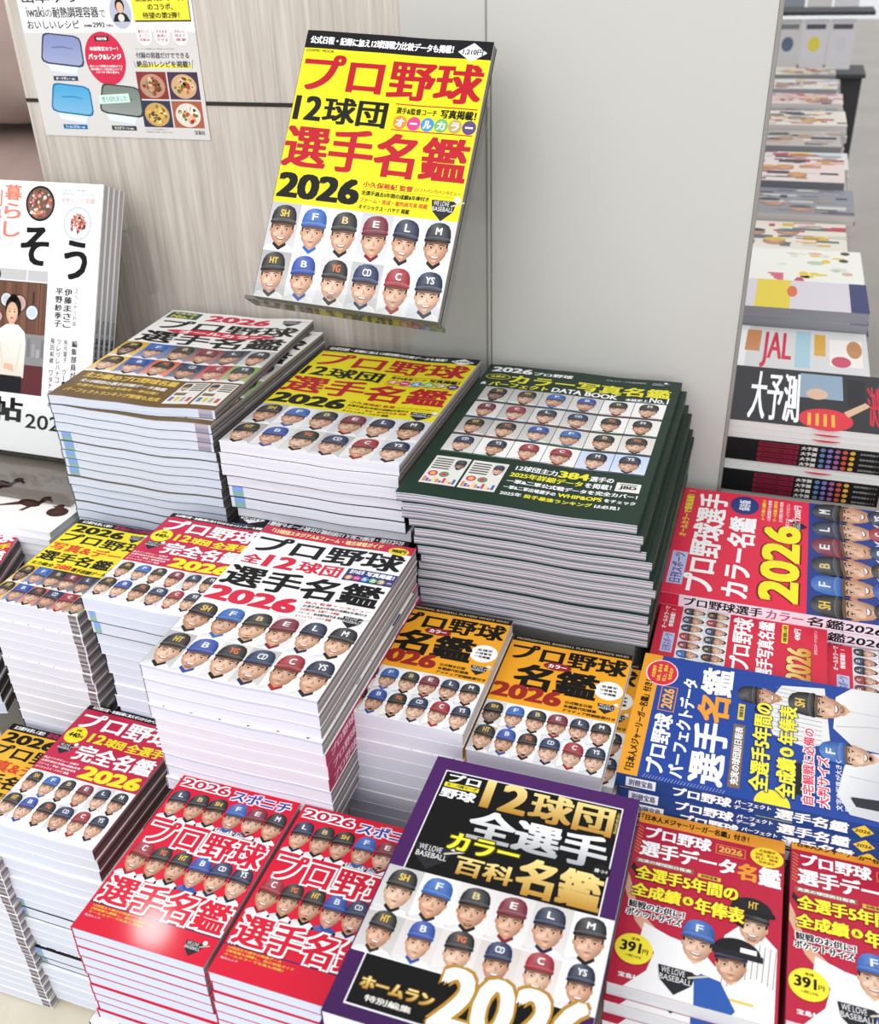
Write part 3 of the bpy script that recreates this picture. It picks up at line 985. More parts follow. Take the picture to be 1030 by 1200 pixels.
def art_recipe(W, H):
    a = Art(W, H)
    a.rect(0, 0, 1, 1, 'f7f7f7', 0)
    a.vtext('暮らし', .385, .01, .495, .21, 'e8806a', .035)
    a.vtext('別冊の', .29, .03, .37, .245, 'e8806a', .02)
    rnd = random.Random(5)

    def pan(u, v, r, rim, inner, seeds, n, cols):
        k = W / H
        a.ell(u, v, r, r * k, rim, 3, 30)
        a.ell(u, v, r * .88, r * .88 * k, inner, 4, 30)
        for i in range(n):
            t, q = rnd.uniform(0, 6.28), r * seeds * math.sqrt(rnd.random())
            a.ell(u + q * math.cos(t), v + q * k * math.sin(t), r * rnd.uniform(.05, .14), r * k * rnd.uniform(.05, .14), rnd.choice(cols), 5 + i % 8, 7)

    pan(.615, .078, .092, '18181a', '6d5a4e', .78, 70, ['c7a58d', 'b0605a', 'efe4da', '7f4a52', 'd9785a', 'e6d5c0', '5a4a40'])
    pan(.855, .142, .088, 'c3cad8', 'eceef4', .55, 60, ['b9604a', 'c9785f', '9c4a38', 'd9937a', '4a4a3a'])
    a.text('2026年 暮らしの手帖 別冊', .75, .022, .89, .029, '7a90a8', .0)
    a.text('本書は料理のレシピをまとめた一冊です', .75, .035, .965, .042, '7a90a8', .0)
    a.text('全90レシピ収録', .745, .05, .955, .07, 'eba6a6', .015)
    a.text('ち', .225, .262, .385, .385, '161616', .04)
    a.text('そ', .505, .16, .685, .305, '161616', .035)
    a.text('う', .785, .20, .93, .345, '161616', .04)
    # kitchen photograph
    a.rect(0, .32, .69, .78, '6a4a3c', 2)
    a.rect(0, .32, .69, .36, 'bfbebe', 3)
    a.rect(0, .36, .69, .364, 'f0f0f0', 4)
    a.rect(.555, .32, .56, .36, 'f0f0f0', 4)
    for i in range(9):
        a.rect(.02 + i * .078, .365, .024 + i * .078, .55, '4f352c', 3)
    for i in range(7):
        a.rect(.03 + i * .1, .37, .06 + i * .1, .55, '7a5646', 3)
    a.rect(0, .555, .69, .67, '8a8888', 3)
    for i in range(10):
        a.rect(.40 + i * .03, .57 + (i % 3) * .02, .42 + i * .03, .64, ('77757a', '9a9a9c', 'a8a6a4')[i % 3], 4)
    a.rect(0, .67, .69, .78, '5f2f33', 3)
    for u, v, r, c in ((.355, .435, .032, 'c7cbcf'), (.43, .435, .04, 'd0d2d4'), (.515, .445, .048, 'c9a49c'), (.60, .475, .042, 'd3e0e8'), (.38, .50, .03, 'c9a49a')):
        a.ell(u, v, r, r * W / H, '3a2a26', 4, 18)
        a.ell(u, v, r * .88, r * .88 * W / H, c, 5, 18)
        a.ell(u, v, r * .6, r * .6 * W / H, mix(c, '888888', .25), 6, 18)
    a.rect(.60, .40, .612, .445, '3a2a26', 5)
    # woman in a white jumper
    a.ell(.478, .462, .052, .045, '1c1716', 7)
    a.ell(.478, .428, .026, .016, '1c1716', 7)
    a.ell(.472, .482, .038, .04, 'e9c7ae', 8, 20, 'd3a285')
    for sx in (-1, 1):
        a.ell(.472 + sx * .015, .478, .006, .0025, '2a1f1e', 9, 8)
        a.rect(.472 + sx * .015 - .008, .468, .472 + sx * .015 + .008, .4695, '2a1f1e', 9)
    a.poly([(.469, .482), (.466, .492), (.476, .493)], 'cf9c80', 9)
    a.ell(.472, .501, .011, .0035, 'b0604f', 9, 8)
    a.rect(.455, .515, .49, .54, 'dcb296', 7)
    a.poly([(.37, .715), (.565, .72), (.57, .59), (.56, .55), (.515, .525), (.44, .525), (.395, .545), (.37, .60)], 'f1ece4', 8, ['d9d2c6', 'd9d2c6', 'e0dacf', 'efeae2', 'f6f2ea', 'f6f2ea', 'efeae2', 'e0dacf'])
    a.poly([(.43, .69), (.50, .70), (.495, .675), (.44, .668)], 'dcb296', 10)
    a.line([(.40, .59), (.425, .68)], W * .006, 'cfc7b8', 9)
    a.line([(.54, .59), (.515, .69)], W * .006, 'cfc7b8', 9)
    a.rect(.375, .715, .555, .78, '1d1d22', 8)
    a.ell(.345, .57, .04, .09, '2a2326', 6)
    # names down the page
    a.vtext('スペシャル対談', .862, .375, .885, .51, '3a3a3a', .0)
    a.vtext('伊藤まさこ', .80, .375, .85, .52, '1c1c1c', .03)
    a.vtext('平野紗季子', .745, .375, .79, .52, '1c1c1c', .03)
    a.vtext('編集部員が綴る', .865, .56, .9, .76, '1c1c1c', .02)
    a.vtext('有元葉子 ウー・ウェン', .815, .56, .84, .80, '1c1c1c', .015)
    a.vtext('ツレヅレハナコ 長谷川', .772, .56, .797, .82, '1c1c1c', .015)
    a.vtext('飛田和緒 ワタナベマキ', .73, .56, .755, .82, '1c1c1c', .015)
    a.text('帖', .37, .795, .575, .89, '161616', .05)
    a.text('手', .14, .795, .345, .89, '161616', .05)
    a.text('2026', .595, .85, .90, .905, '161616', .02)
    return a


def art_birds(W, H):
    a = Art(W, H)
    a.rect(0, 0, 1, 1, 'f4efec', 0, 'f6f4f2')
    D = '54372f'

    def bird(u, v, k, run):
        w = k * W / H
        a.ell(u, v, k * .9, w * .42, D, 4, 18, '41281f', -.15)
        a.ell(u + k * .75, v - w * .75, k * .36, w * .34, D, 5, 14)
        a.poly([(u + k * .35, v), (u + k * .6, v - w * .9), (u + k * 1.0, v - w * .7), (u + k * .85, v)], D, 4)
        a.poly([(u + k * 1.05, v - w * .85), (u + k * 1.5, v - w * .55), (u + k * 1.45, v - w * .42), (u + k * 1.0, v - w * .6)], D, 4)
        a.poly([(u - k * .6, v - w * .2), (u - k * 1.9, v + w * .75), (u - k * 1.75, v + w * .85), (u - k * .4, v + w * .3)], D, 4)
        if run:
            a.poly([(u + k * .2, v + w * .2), (u - k * .1, v + w * 1.0), (u + k * .2, v + w * 1.0), (u + k * .55, v + w * .2)], D, 4)

    bird(.70, .815, .078, True)
    bird(.42, .71, .078, True)
    a.ell(.905, .85, .060, .037, D, 4, 18, '41281f')
    a.ell(.885, .81, .024, .019, D, 5)
    a.poly([(.868, .806), (.84, .815), (.868, .823)], D, 5)
    return a


def art_background(W, H, seed):
    rnd = random.Random(seed)
    a = Art(W, H)
    pal = [['e6ddd0', 'b9404f', 'd9b43a', '5f6f6f', '3f3a44'], ['8b8b92', '2f344a', 'c9c6c2', '55555c', '9a8a80'], ['e2d2cc', 'a32a44', '33243c', 'c9923a', 'd98a9a'], ['dcdcd8', '8fa0ac', 'c04a5a', 'e6cd45', '4a4a50'], ['b9b0a8', '44454c', 'a9886f', '282d48', 'd9d3cc']][seed % 5]
    a.rect(0, 0, 1, 1, pal[0], 0)
    for i in range(26):
        u, v = rnd.random() * .9, rnd.random() * .9
        a.rect(u, v, min(1, u + rnd.uniform(.04, .28)), min(1, v + rnd.uniform(.02, .14)), rnd.choice(pal), 1 + i)
    for i in range(3):
        u, v = rnd.uniform(.15, .85), rnd.uniform(.2, .8)
        a.ell(u, v, .09, .11, 'cfa184', 30 + 2 * i, 16, 'a87558')
        a.ell(u, v - .07, .09, .06, rnd.choice(pal[1:]), 31 + 2 * i, 14)
    for i in range(10):
        u, v = rnd.random() * .8, rnd.random() * .9
        a.rect(u, v, u + rnd.uniform(.08, .2), v + .025, rnd.choice(pal), 38 + i)
    return a


# ------------------------------------------------------------------ a bound magazine or book
def wave(A, W, ph, cuts):
    if not A:
        return lambda x: 0.0
    ys = [A * (math.sin(math.pi * 2 * (i / cuts) + ph) * .7 + .3 * math.sin(math.pi * 5 * i / cuts + ph)) for i in range(cuts + 1)]

    def f(x):
        t = min(max((x / W + .5) * cuts, 0), cuts)
        i = min(int(t), cuts - 1)
        return ys[i] + (ys[i + 1] - ys[i]) * (t - i)
    return f


CUTS = 12


def slab(W, H, z0, z1, f, y0=None, y1=None):
    """thin grid slab following the wave; returns verts, faces"""
    V, F = [], []
    ya, yb = (-H / 2, H / 2) if y0 is None else (y0, y1)
    for i in range(CUTS + 1):
        x = -W / 2 + W * i / CUTS
        for y in (ya, yb):
            for z in (z0, z1):
                V.append((x, y, z + f(x)))
    for i in range(CUTS):
        a, b = i * 4, (i + 1) * 4
        F += [(a, b, b + 1, a + 1), (a + 2, a + 3, b + 3, b + 2), (a + 1, b + 1, b + 3, a + 3), (a, a + 2, b + 2, b)]
    F += [(0, 1, 3, 2), (CUTS * 4, CUTS * 4 + 2, CUTS * 4 + 3, CUTS * 4 + 1)]
    return V, F


CT = 0.0004


class Kind:
    def __init__(k, name, W, H, t, art, cover_edge, front='eef0fb', side='9b928f', bands=None, side_bands=None, tabs=(), spine=None, spine_text=None, bind='left', A=0.0, ph=0.0, back=None, mat=None, group_front=None):
        k.W, k.H, k.t, k.bind = W, H, t, bind
        f = wave(A, W, ph, CUTS)
        k.name = name
        # front cover: sheet plus its printed ink, one mesh
        me = art.bm(CUTS, f if A else None) if A else art.bm()
        V, F = slab(W, H, -CT, -0.000006, f)
        b = bmesh.new()
        b.from_mesh(me)
        for v in b.verts:
            v.co.z += t
        lay = b.verts.layers.float_color['ink']
        vs = [b.verts.new((v[0], v[1], v[2] + t)) for v in V]
        ce = hexc(cover_edge)
        for v in vs:
            v[lay] = ce
        for q in F:
            b.faces.new([vs[i] for i in q])
        b.to_mesh(me)
        b.free()
        me.materials.append(mat or M_PRINT)
        me.name = 'front_cover'
        k.cover = me
        # back cover
        V, F = slab(W, H, 0.00002, CT, f)
        k.back = bpy.data.meshes.new('back_cover')
        k.back.from_pydata(V, [], F)
        at = k.back.attributes.new('ink', 'FLOAT_COLOR', 'POINT')
        at.data.foreach_set('color', np.array([hexc(back or cover_edge)] * len(V), dtype=np.float32).ravel())
        k.back.materials.append(mat or M_PRINT)
        # page block
        k.pages = []
        for tabset in (list(tabs) or [[]]):
            k.pages.append(k.page_mesh(front, side, bands, side_bands, tabset, f))
        # spine
        sx = -W / 2 if bind == 'left' else W / 2
        o = -1 if bind == 'left' else 1
        sp = Art(H, t)
        sp.rect(0, 0, 1, 1, spine or cover_edge, 0)
        if spine_text:
            spine_text(sp)
        zz = f(sx)
        P, C, FF = [], [], []
        for v, c in zip(sp.V, sp.C):
            # art x runs along the spine; y is its thickness
            d = 0.0003 + v[2]
            if bind == 'left':
                P.append((sx - d, -v[0], t / 2 + v[1] + zz))
            else:
                P.append((sx + d, v[0], t / 2 + v[1] + zz))
            C.append(c)
        FF = [tuple(q) for q in sp.F]
        nb = len(P)
        x0, x1 = (sx - .00028, sx + .0002) if bind == 'left' else (sx - .0002, sx + .00028)
        for x in (x0, x1):
            for y in (-H / 2, H / 2):
                for z in (0.0001, t - .0001):
                    P.append((x, y, z + zz))
                    C.append(hexc(spine or cover_edge))
        FF += [(nb, nb + 1, nb + 3, nb + 2), (nb + 4, nb + 6, nb + 7, nb + 5), (nb, nb + 4, nb + 5, nb + 1), (nb + 2, nb + 3, nb + 7, nb + 6), (nb + 1, nb + 5, nb + 7, nb + 3), (nb, nb + 2, nb + 6, nb + 4)]
        k.spine = bpy.data.meshes.new('spine')
        k.spine.from_pydata(P, [], FF)
        at = k.spine.attributes.new('ink', 'FLOAT_COLOR', 'POINT')
        at.data.foreach_set('color', np.array(C, dtype=np.float32).ravel())
        k.spine.materials.append(mat or M_PRINT)
        k.count = 0

    def page_mesh(k, front, side, bands, side_bands, tabs, f):
        W, H, t = k.W, k.H, k.t
        w, h = W - 0.0012, H - 0.0008
        z0, z1 = CT, t - CT
        V, F, C = [], [], []

        def strip(pts_fn, za, zb, col, n):
            b = len(V)
            for i in range(n + 1):
                x, y = pts_fn(i / n)
                V.append((x, y, za + f(x)))
                V.append((x, y, zb + f(x)))
                C.extend([col, col])
            for i in range(n):
                F.append((b + 2 * i, b + 2 * i + 2, b + 2 * i + 3, b + 2 * i + 1))

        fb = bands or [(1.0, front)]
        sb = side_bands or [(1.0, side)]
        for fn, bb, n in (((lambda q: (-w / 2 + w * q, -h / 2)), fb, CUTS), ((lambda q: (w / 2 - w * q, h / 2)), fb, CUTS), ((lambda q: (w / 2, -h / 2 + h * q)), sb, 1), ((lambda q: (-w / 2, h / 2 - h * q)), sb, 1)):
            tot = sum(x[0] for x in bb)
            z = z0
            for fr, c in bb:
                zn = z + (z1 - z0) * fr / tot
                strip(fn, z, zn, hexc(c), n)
                z = zn
        for (xa, xb, fa, fbz, c) in tabs:
            y = -h / 2 - 0.00006
            strip(lambda q: (-w / 2 + w * (xa + (xb - xa) * q), y), z0 + (z1 - z0) * fa, z0 + (z1 - z0) * fbz, hexc(c), 2)
        # top and bottom leaves
        b = len(V)
        for i in range(CUTS + 1):
            x = -w / 2 + w * i / CUTS
            for y in (-h / 2, h / 2):
                for z in (z0, z1):
                    V.append((x, y, z + f(x)))
                    C.append(hexc(front))
        for i in range(CUTS):
            p, q = b + i * 4, b + (i + 1) * 4
            F.append((p + 1, q + 1, q + 3, p + 3))
            F.append((p, p + 2, q + 2, q))
        me = bpy.data.meshes.new('page_block')
        me.from_pydata(V, [], F)
        at = me.attributes.new('ink', 'FLOAT_COLOR', 'POINT')
        at.data.foreach_set('color', np.array(C, dtype=np.float32).ravel())
        me.materials.append(M_PAGES)
        return me

    def make(k, x, y, z, yaw=0.0, variant=0, label='', group=None, cat='magazine'):
        r = bpy.data.objects.new('magazine', None)
        r.empty_display_size = 0.02
        COL.objects.link(r)
        r.location = (x, y, z)
        r.rotation_euler = (0, 0, yaw)
        tag(r, label, cat, group)
        for nm, me in (('front_cover', k.cover), ('page_block', k.pages[variant % len(k.pages)]), ('back_cover', k.back), ('spine', k.spine)):
            o = bpy.data.objects.new(nm, me)
            COL.objects.link(o)
            o.parent = r
        return r


ORD = ['topmost'] + [w + ' from top' for w in 'second third fourth fifth sixth seventh eighth ninth tenth eleventh twelfth thirteenth fourteenth fifteenth sixteenth seventeenth eighteenth nineteenth twentieth'.split()]


def stack(k, x0, y0, htop, n, what, where, yaw=0.0, jit=0.0016, seed=0, off=None, flip=(), variants=None, jyaw=0.006, first=0, yaw0=0.0, alt=None, alts=()):
    """n copies laid flat; x0, y0 is the front-left corner of the topmost; what + ordinal + where make the label"""
    rnd = random.Random(seed)
    c, s = math.cos(yaw), math.sin(yaw)
    out = []
    for i in range(n):
        dx, dy = (rnd.uniform(-jit, jit), rnd.uniform(-jit, jit)) if i else (0, 0)
        if off:
            ex = off(i)
            dx, dy = dx + ex[0], dy + ex[1]
        lx, ly = k.W / 2 + dx, k.H / 2 + dy
        x, y = x0 + c * lx - s * ly, y0 + s * lx + c * ly
        a = yaw + (rnd.uniform(-jyaw, jyaw) if i else yaw0) + (math.pi if i in flip else 0)
        v = variants(i) if variants else 0
        lab = '%s, %s %s' % (what, ORD[min(i + first, 19)], where)
        out.append((alt if i in alts else k).make(x, y, htop - (i + 1) * k.t, a, v, lab, what + ' ' + where))
    return out


# ------------------------------------------------------------------ setting
M_TABLE = mat_plain('cream_table_top', 'd9d2bd', 0.4, 0.03, 60)
M_PLINTH = mat_plain('white_plinth', 'd2cec8', 0.6, 0.02, 20)
M_GREYPANEL = mat_plain('grey_panel_paint', 'c3c2bd', 0.45, 0.012, 3)
M_TRIM = mat_plain('dark_panel_edge', '8f8b86', 0.5)
M_FLOOR = mat_plain('shop_floor_tile', 'a2978a', 0.3, 0.14, 1.3, 0.5)
M_DARK = mat_plain('dark_joint', '2c2724', 0.7)
M_BROWN = mat_plain('brown_padded_cloth', '9d8880', 0.75, 0.14, 11)
M_RACK = mat_plain('dark_rack_metal', '3d3d40', 0.5)

floor = structure(box_obj('floor', -6, 9, -2, 22, -0.80, -0.75, M_FLOOR))
wall_wood = structure(box_obj('wall_back', -0.865, -0.39, 1.03, 1.055, -0.75, 1.30, M_WOOD, None, 0.0008))
wall_wood2 = structure(box_obj('wall_back_panel', -0.39, -0.300, 1.0305, 1.055, -0.75, 1.30, M_GREYPANEL))
wall_grey = structure(box_obj('wall_right_panel', -0.2988, -0.0275, 1.03, 1.055, -0.75, 1.30, M_GREYPANEL, None, 0.0006))
trim = structure(box_obj('trim_1', -0.0273, -0.024, 1.029, 1.056, -0.75, 1.30, M_TRIM))
groove = structure(box_obj('trim_2', -0.864, -0.391, 1.0288, 1.0299, 0.6935, 0.6975, M_DARK))
joint = structure(box_obj('trim_3', -0.3003, -0.2985, 1.0296, 1.04, -0.7, 1.25, M_TRIM))

table = empty('display_table', (-0.3, 0.6, -0.75))
tag(table, 'cream display table carrying all the stacks of baseball magazines', 'table')
box_obj('table_top', -1.2, 0.62, -0.25, 1.025, -0.03, 0.0, M_TABLE, table, 0.002)
box_obj('table_body', -1.18, 0.60, -0.22, 1.0, -0.749, -0.0302, M_PLINTH, table)


def plinth(x0, x1, y0, y1, h):
    return structure(box_obj('trim_4', x0, x1, y0, y1, 0.0002, h, M_PLINTH, None, 0.001))


# ------------------------------------------------------------------ kinds
def sp_text(txt, u0, u1, col, bold=.04, bg=None, bgu=None):
    def fn(a):
        if bg:
            a.rect(bgu[0], .05, bgu[1], .95, bg, 1)
        a.text(txt, u0, .16, u1, .84, col, bold, 6)
    return fn


def sp_pro(a):
    a.text('プロ野球12球団選手名鑑', .04, .2, .62, .84, 'f3c9d4', .03, 6)


def sp_blue(a):
    a.rect(.035, .15, .14, .85, 'eef0f6', 1)
    a.text('別冊宝島', .045, .25, .13, .75, '25356f', .03, 6)
    a.text('プロ野球', .20, .12, .40, .88, WHITE, .04, 6)
    a.text('パーフェクト', .41, .14, .53, .46, WHITE, .03, 6)
    a.text('データ', .41, .54, .475, .86, WHITE, .03, 6)
    a.text('選手名鑑', .545, .1, .78, .9, WHITE, .04, 6)
    a.poly([(.79, .5), (.825, .97), (.86, .5), (.825, .03)], 'e6c23a', 3)
    a.text('2026', .80, .38, .85, .62, '2a2a20', .04, 6)


def sp_redbig(a):
    a.rect(0, 0, .075, 1, 'c42a44', 1)
    a.text('プロ野球選手', .09, .1, .33, .9, '1c1a1c', .03, 6)
    a.text('カラー', .34, .12, .45, .88, 'b8487a', .03, 6)
    a.text('名鑑2026', .46, .1, .68, .9, '1c1a1c', .03, 6)
    a.ell(.72, .5, .02, .45, 'b8487a', 3)
    a.text('保存版', .74, .2, .80, .8, 'b8487a', .03, 6)


def sp_recipe(a):
    a.rect(0, 0, 1, .16, 'f4f4f4', 1)
    a.rect(0, .84, 1, 1, 'f4f4f4', 1)
    a.ell(.125, .5, .012, .28, '4a4a4a', 4, 10)
    a.text('暮らしの手帖別冊', .155, .3, .26, .7, '5a5a5a', .0, 6)
    a.text('ごちそうの手帖', .29, .22, .455, .78, '1c1c1c', .04, 6)
    a.text('2026', .47, .3, .52, .7, '4a4a4a', .0, 6)


def sp_black(a):
    a.rect(.13, .15, .42, .85, '8a2038', 1)
    a.text('特別付録つき大型本', .15, .28, .40, .72, '5a1626', .03, 6)
    a.text('日本全国', .44, .2, .54, .8, 'd9d6d0', .04, 6)
    for i, c in enumerate(('5a7aa0', '9a6ab0', '4a9a8a', 'c0603a', 'd0b040')):
        a.ell(.58 + i * .035, .5, .014, .34, c, 3, 10)
    a.text('最新情報版ガイド', .78, .3, .93, .7, 'a9a6a2', .02, 6)


TAB_G = [(.905, .985, 0, .5, '9a93a4'), (.905, .985, .5, 1, 'b7abb8')]
TAB_GD = [(.90, .985, 0, .3, '6f6868'), (.90, .985, .3, .6, 'a39aa0'), (.90, .985, .6, 1, '7d7474')]
TAB_B = [(.02, .085, 0, .5, '8fb0ac'), (.02, .085, .5, 1, '84a8e6')]

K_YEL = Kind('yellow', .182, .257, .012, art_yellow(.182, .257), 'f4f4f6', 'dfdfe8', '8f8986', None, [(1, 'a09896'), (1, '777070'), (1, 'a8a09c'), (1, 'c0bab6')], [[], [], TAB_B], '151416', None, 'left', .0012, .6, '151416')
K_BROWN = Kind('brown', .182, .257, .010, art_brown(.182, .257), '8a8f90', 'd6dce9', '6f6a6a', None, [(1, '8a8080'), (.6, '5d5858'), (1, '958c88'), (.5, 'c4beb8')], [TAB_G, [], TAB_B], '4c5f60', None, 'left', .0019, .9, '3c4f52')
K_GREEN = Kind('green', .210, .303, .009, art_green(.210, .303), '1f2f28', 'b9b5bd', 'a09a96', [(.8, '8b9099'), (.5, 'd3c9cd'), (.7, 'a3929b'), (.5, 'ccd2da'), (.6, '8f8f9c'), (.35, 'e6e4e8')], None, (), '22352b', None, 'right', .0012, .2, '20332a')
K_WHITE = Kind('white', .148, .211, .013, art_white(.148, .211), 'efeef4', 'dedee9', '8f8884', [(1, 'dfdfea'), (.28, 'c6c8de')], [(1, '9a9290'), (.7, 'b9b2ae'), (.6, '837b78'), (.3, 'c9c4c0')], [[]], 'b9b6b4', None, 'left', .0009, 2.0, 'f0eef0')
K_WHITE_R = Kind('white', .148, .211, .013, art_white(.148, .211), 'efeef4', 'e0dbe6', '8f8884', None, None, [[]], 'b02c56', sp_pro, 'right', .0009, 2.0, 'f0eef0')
K_RED440 = Kind('red', .105, .146, .013, art_red440(.105, .146), 'f0f0f2', 'd3d8e6', '6a605f', None, [(1, '746a6a'), (.6, '5a5050'), (.5, '8d8384'), (.3, 'd9d6d4')], [[], TAB_B, TAB_GD[:0]], '1b1a1c', None, 'left', .0008, .5, 'eeeef2')
K_DATA = Kind('data', .100, .144, .011, art_data(.100, .144, 'f3e030'), 'efeef2', 'dcdce6', '6a6464', None, [(1, 'a8a0a3'), (.8, '857d82'), (.6, 'c0b8ba')], [TAB_GD], '1a1718', None, 'left', .0007, .5, 'efeef2')
K_DATA2 = Kind('data', .100, .144, .011, art_data(.100, .144, 'efb93a'), 'efeef2', 'd2d6e2', '6a6464', None, [(1, 'a8a0a3'), (.8, '857d82'), (.6, 'c0b8ba')], [TAB_GD], '1a1718', None, 'left', .0, .5, 'efeef2')
K_ORANGE = Kind('orange', .105, .149, .014, art_orange(.105, .149), 'eceaea', 'dcdae6', 'c9bfb6', None, [(1, 'd0c8c0'), (.2, 'b0a8a0')], [[]], 'e0982a', None, 'left', .0, 0, 'eceaea')
K_SPON = Kind('sponichi', .104, .150, .0104, art_sponichi(.104, .150), 'a58a98', 'cdd6ea', '9a93a0', None, [(1, 'a79fae'), (.3, 'e6e2ea')], [[]], 'c8203a', None, 'left', 0, 0, 'c8203a')
K_HOME = Kind('homerun', .1485, .210, .014, art_homerun(.1485, .210), 'dcdce0', 'e9e8ee', 'c9c4c8', None, None, [[]], '4b2061', None, 'left', 0, 0, '4b2061')
K_POCK = Kind('pocket', .104, .1485, .013, art_pocket(.104, .1485), 'd6d4d4', 'd2d2d6', 'c0bcb8', None, None, [[]], '8c2036', None, 'left', 0, 0, 'a8243c')
K_BLUE = Kind('blue', .148, .210, .013, art_blue(.148, .210), '2c4690', 'e2e1e6', 'c9c9ce', None, None, [[]], '22407f', sp_blue, 'left', 0, 0, '22407f')
K_BIGRED = Kind('bigred', .210, .297, .013, art_redbig(.210, .297), 'd8d0d4', 'dad6d8', 'c9c4c8', None, None, [[]], 'e6d6e0', sp_redbig, 'left', 0, 0, 'd8d0d4')
K_R490 = Kind('red490', .090, .148, .010, art_red490(.090, .148), 'd8d0d4', 'dad6d8', 'c9c4c8', None, None, [[]], 'c42a44', None, 'left', 0, 0, 'c42a44')
K_RECIPE = Kind('recipe', .215, .310, .0095, art_recipe(.215, .310), 'f2f2f3', 'efefef', 'd6d4d2', None, None, [[]], 'b3b2b4', sp_recipe, 'right', 0, 0, 'f0f0f0', M_MATTE)
K_BIRDS = Kind('birds', .21, .26, .008, art_birds(.21, .26), 'efeef0', 'f3f3f8', 'd6d4d2', None, None, [[]], 'e6e4e2', None, 'left', .0006, .4, 'c9c8cc', M_MATTE)

def half_turn(a):
    a.V = [(-x, -y, z) for x, y, z in a.V]
    return a


K_YEL_R = Kind('yellow', .182, .257, .012, half_turn(art_yellow(.182, .257)), '1a191c', 'dfdfe8', '8f8986', None, [(1, 'a09896'), (1, '777070'), (1, 'c0bab6')], [TAB_B], '151416', None, 'right', .0012, .6, '151416')
K_RED440_R = Kind('red', .105, .146, .013, half_turn(art_red440(.105, .146)), '2a282b', 'd3d8e6', '6a605f', None, [(1, '746a6a'), (.6, '5a5050'), (.3, 'd9d6d4')], [TAB_B], 'c42a4c', None, 'right', .0008, .5, '2a282b')

# ------------------------------------------------------------------ plinths under the rows behind
T3 = 0.300
plinth(-0.668, -0.074, 0.735, 1.02, T3)
plinth(-0.634, -0.535, 0.575, 0.70, .190)
plinth(-0.515, -0.42, 0.565, 0.70, .2315)
plinth(-0.405, -0.28, 0.505, 0.69, .2485)
plinth(-0.275, -0.18, 0.545, 0.68, .1985)
plinth(-0.165, -0.06, 0.55, 0.685, .2395)
plinth(-0.055, 0.15, 0.565, 0.685, 0.2525)
plinth(-0.055, 0.23, 0.80, 0.985, 0.2565)
plinth(-0.055, 0.085, 0.70, 0.78, 0.2755)
plinth(0.095, 0.235, 0.70, 0.775, 0.2625)
plinth(-0.175, -0.06, 0.32, 0.50, 0.2825)
plinth(-0.03, 0.06, 0.415, 0.54, 0.2075)
plinth(0.075, 0.17, 0.415, 0.54, 0.2205)
plinth(-0.39, -0.30, 0.345, 0.47, 0.1235)
plinth(-0.28, -0.20, 0.345, 0.47, 0.1635)
plinth(-0.90, -0.67, 0.70, 1.02, 0.2815)
plinth(-0.80, -0.70, 0.58, 0.655, 0.1875)

# ------------------------------------------------------------------ back row
stack(K_BROWN, -0.665, .728, .4665, 16, 'brown and white directory', 'of the tall stack before the wood panel', seed=3, jit=.0011, variants=lambda i: 0 if i < 4 or 12 <= i < 14 else (2 if i < 9 or i == 15 else 1), off=lambda i: (-.009, .006) if i == 0 else (0, 0), yaw0=.06)
stack(K_YEL, -0.474, .722, .444, 12, 'yellow player directory', 'of the stack below the upright display copy', seed=4, alt=K_YEL_R, alts=(4, 5, 7, 8), off=lambda i: (0, 0) if i < 4 else ((.003, .001), (.004, .002), (.004, .004), (.004, -.007), (.005, -.009), (.004, -.004))[min(i - 4, 5)])
GOFF = [(0, 0), (.005, -.002), (.004, .004), (.009, .004), (.013, .004), (.012, .005), (.016, .004), (.018, .004)]
stack(K_GREEN, -0.286, .694, .433, 14, 'dark green photo magazine', 'of the stack against the grey panel', seed=6, jit=.0015, off=lambda i: GOFF[i] if i < 8 else (.016, .004))

# ------------------------------------------------------------------ middle row
stack(K_DATA, -0.636, .556, .345, 14, 'yellow data directory', 'of the stack below the carved bird magazines', seed=8, jit=.0008, jyaw=.003)
stack(K_RED440, -0.518, .547, .375, 11, 'red 440 yen directory', 'of the stack below the brown directories', seed=9, alt=K_RED440_R, alts=(1, 2), off=lambda i: (0, min(i, 6) * .002))
stack(K_WHITE, -0.4155, .480, .379, 4, 'white player directory', 'of the big stack beside the orange directories', seed=10)
stack(K_WHITE_R, -0.4145, .481, .379 - 4 * .013, 3, 'white directory with red spine', 'of the big stack beside orange directories', seed=11, first=4)
stack(K_WHITE, -0.4135, .481, .379 - 7 * .013, 3, 'white player directory', 'of the big stack beside the orange directories', seed=12, first=7)
stack(K_ORANGE, -0.281, .533, .325, 9, 'orange directory', 'of the higher stack touching the white directories', seed=13, jit=.001)
stack(K_ORANGE, -0.1745, .5335, .310, 5, 'orange directory', 'of the lower stack behind the black directory', seed=14, jit=.001, off=lambda i: (0, 0) if i == 0 else (.009, .006))

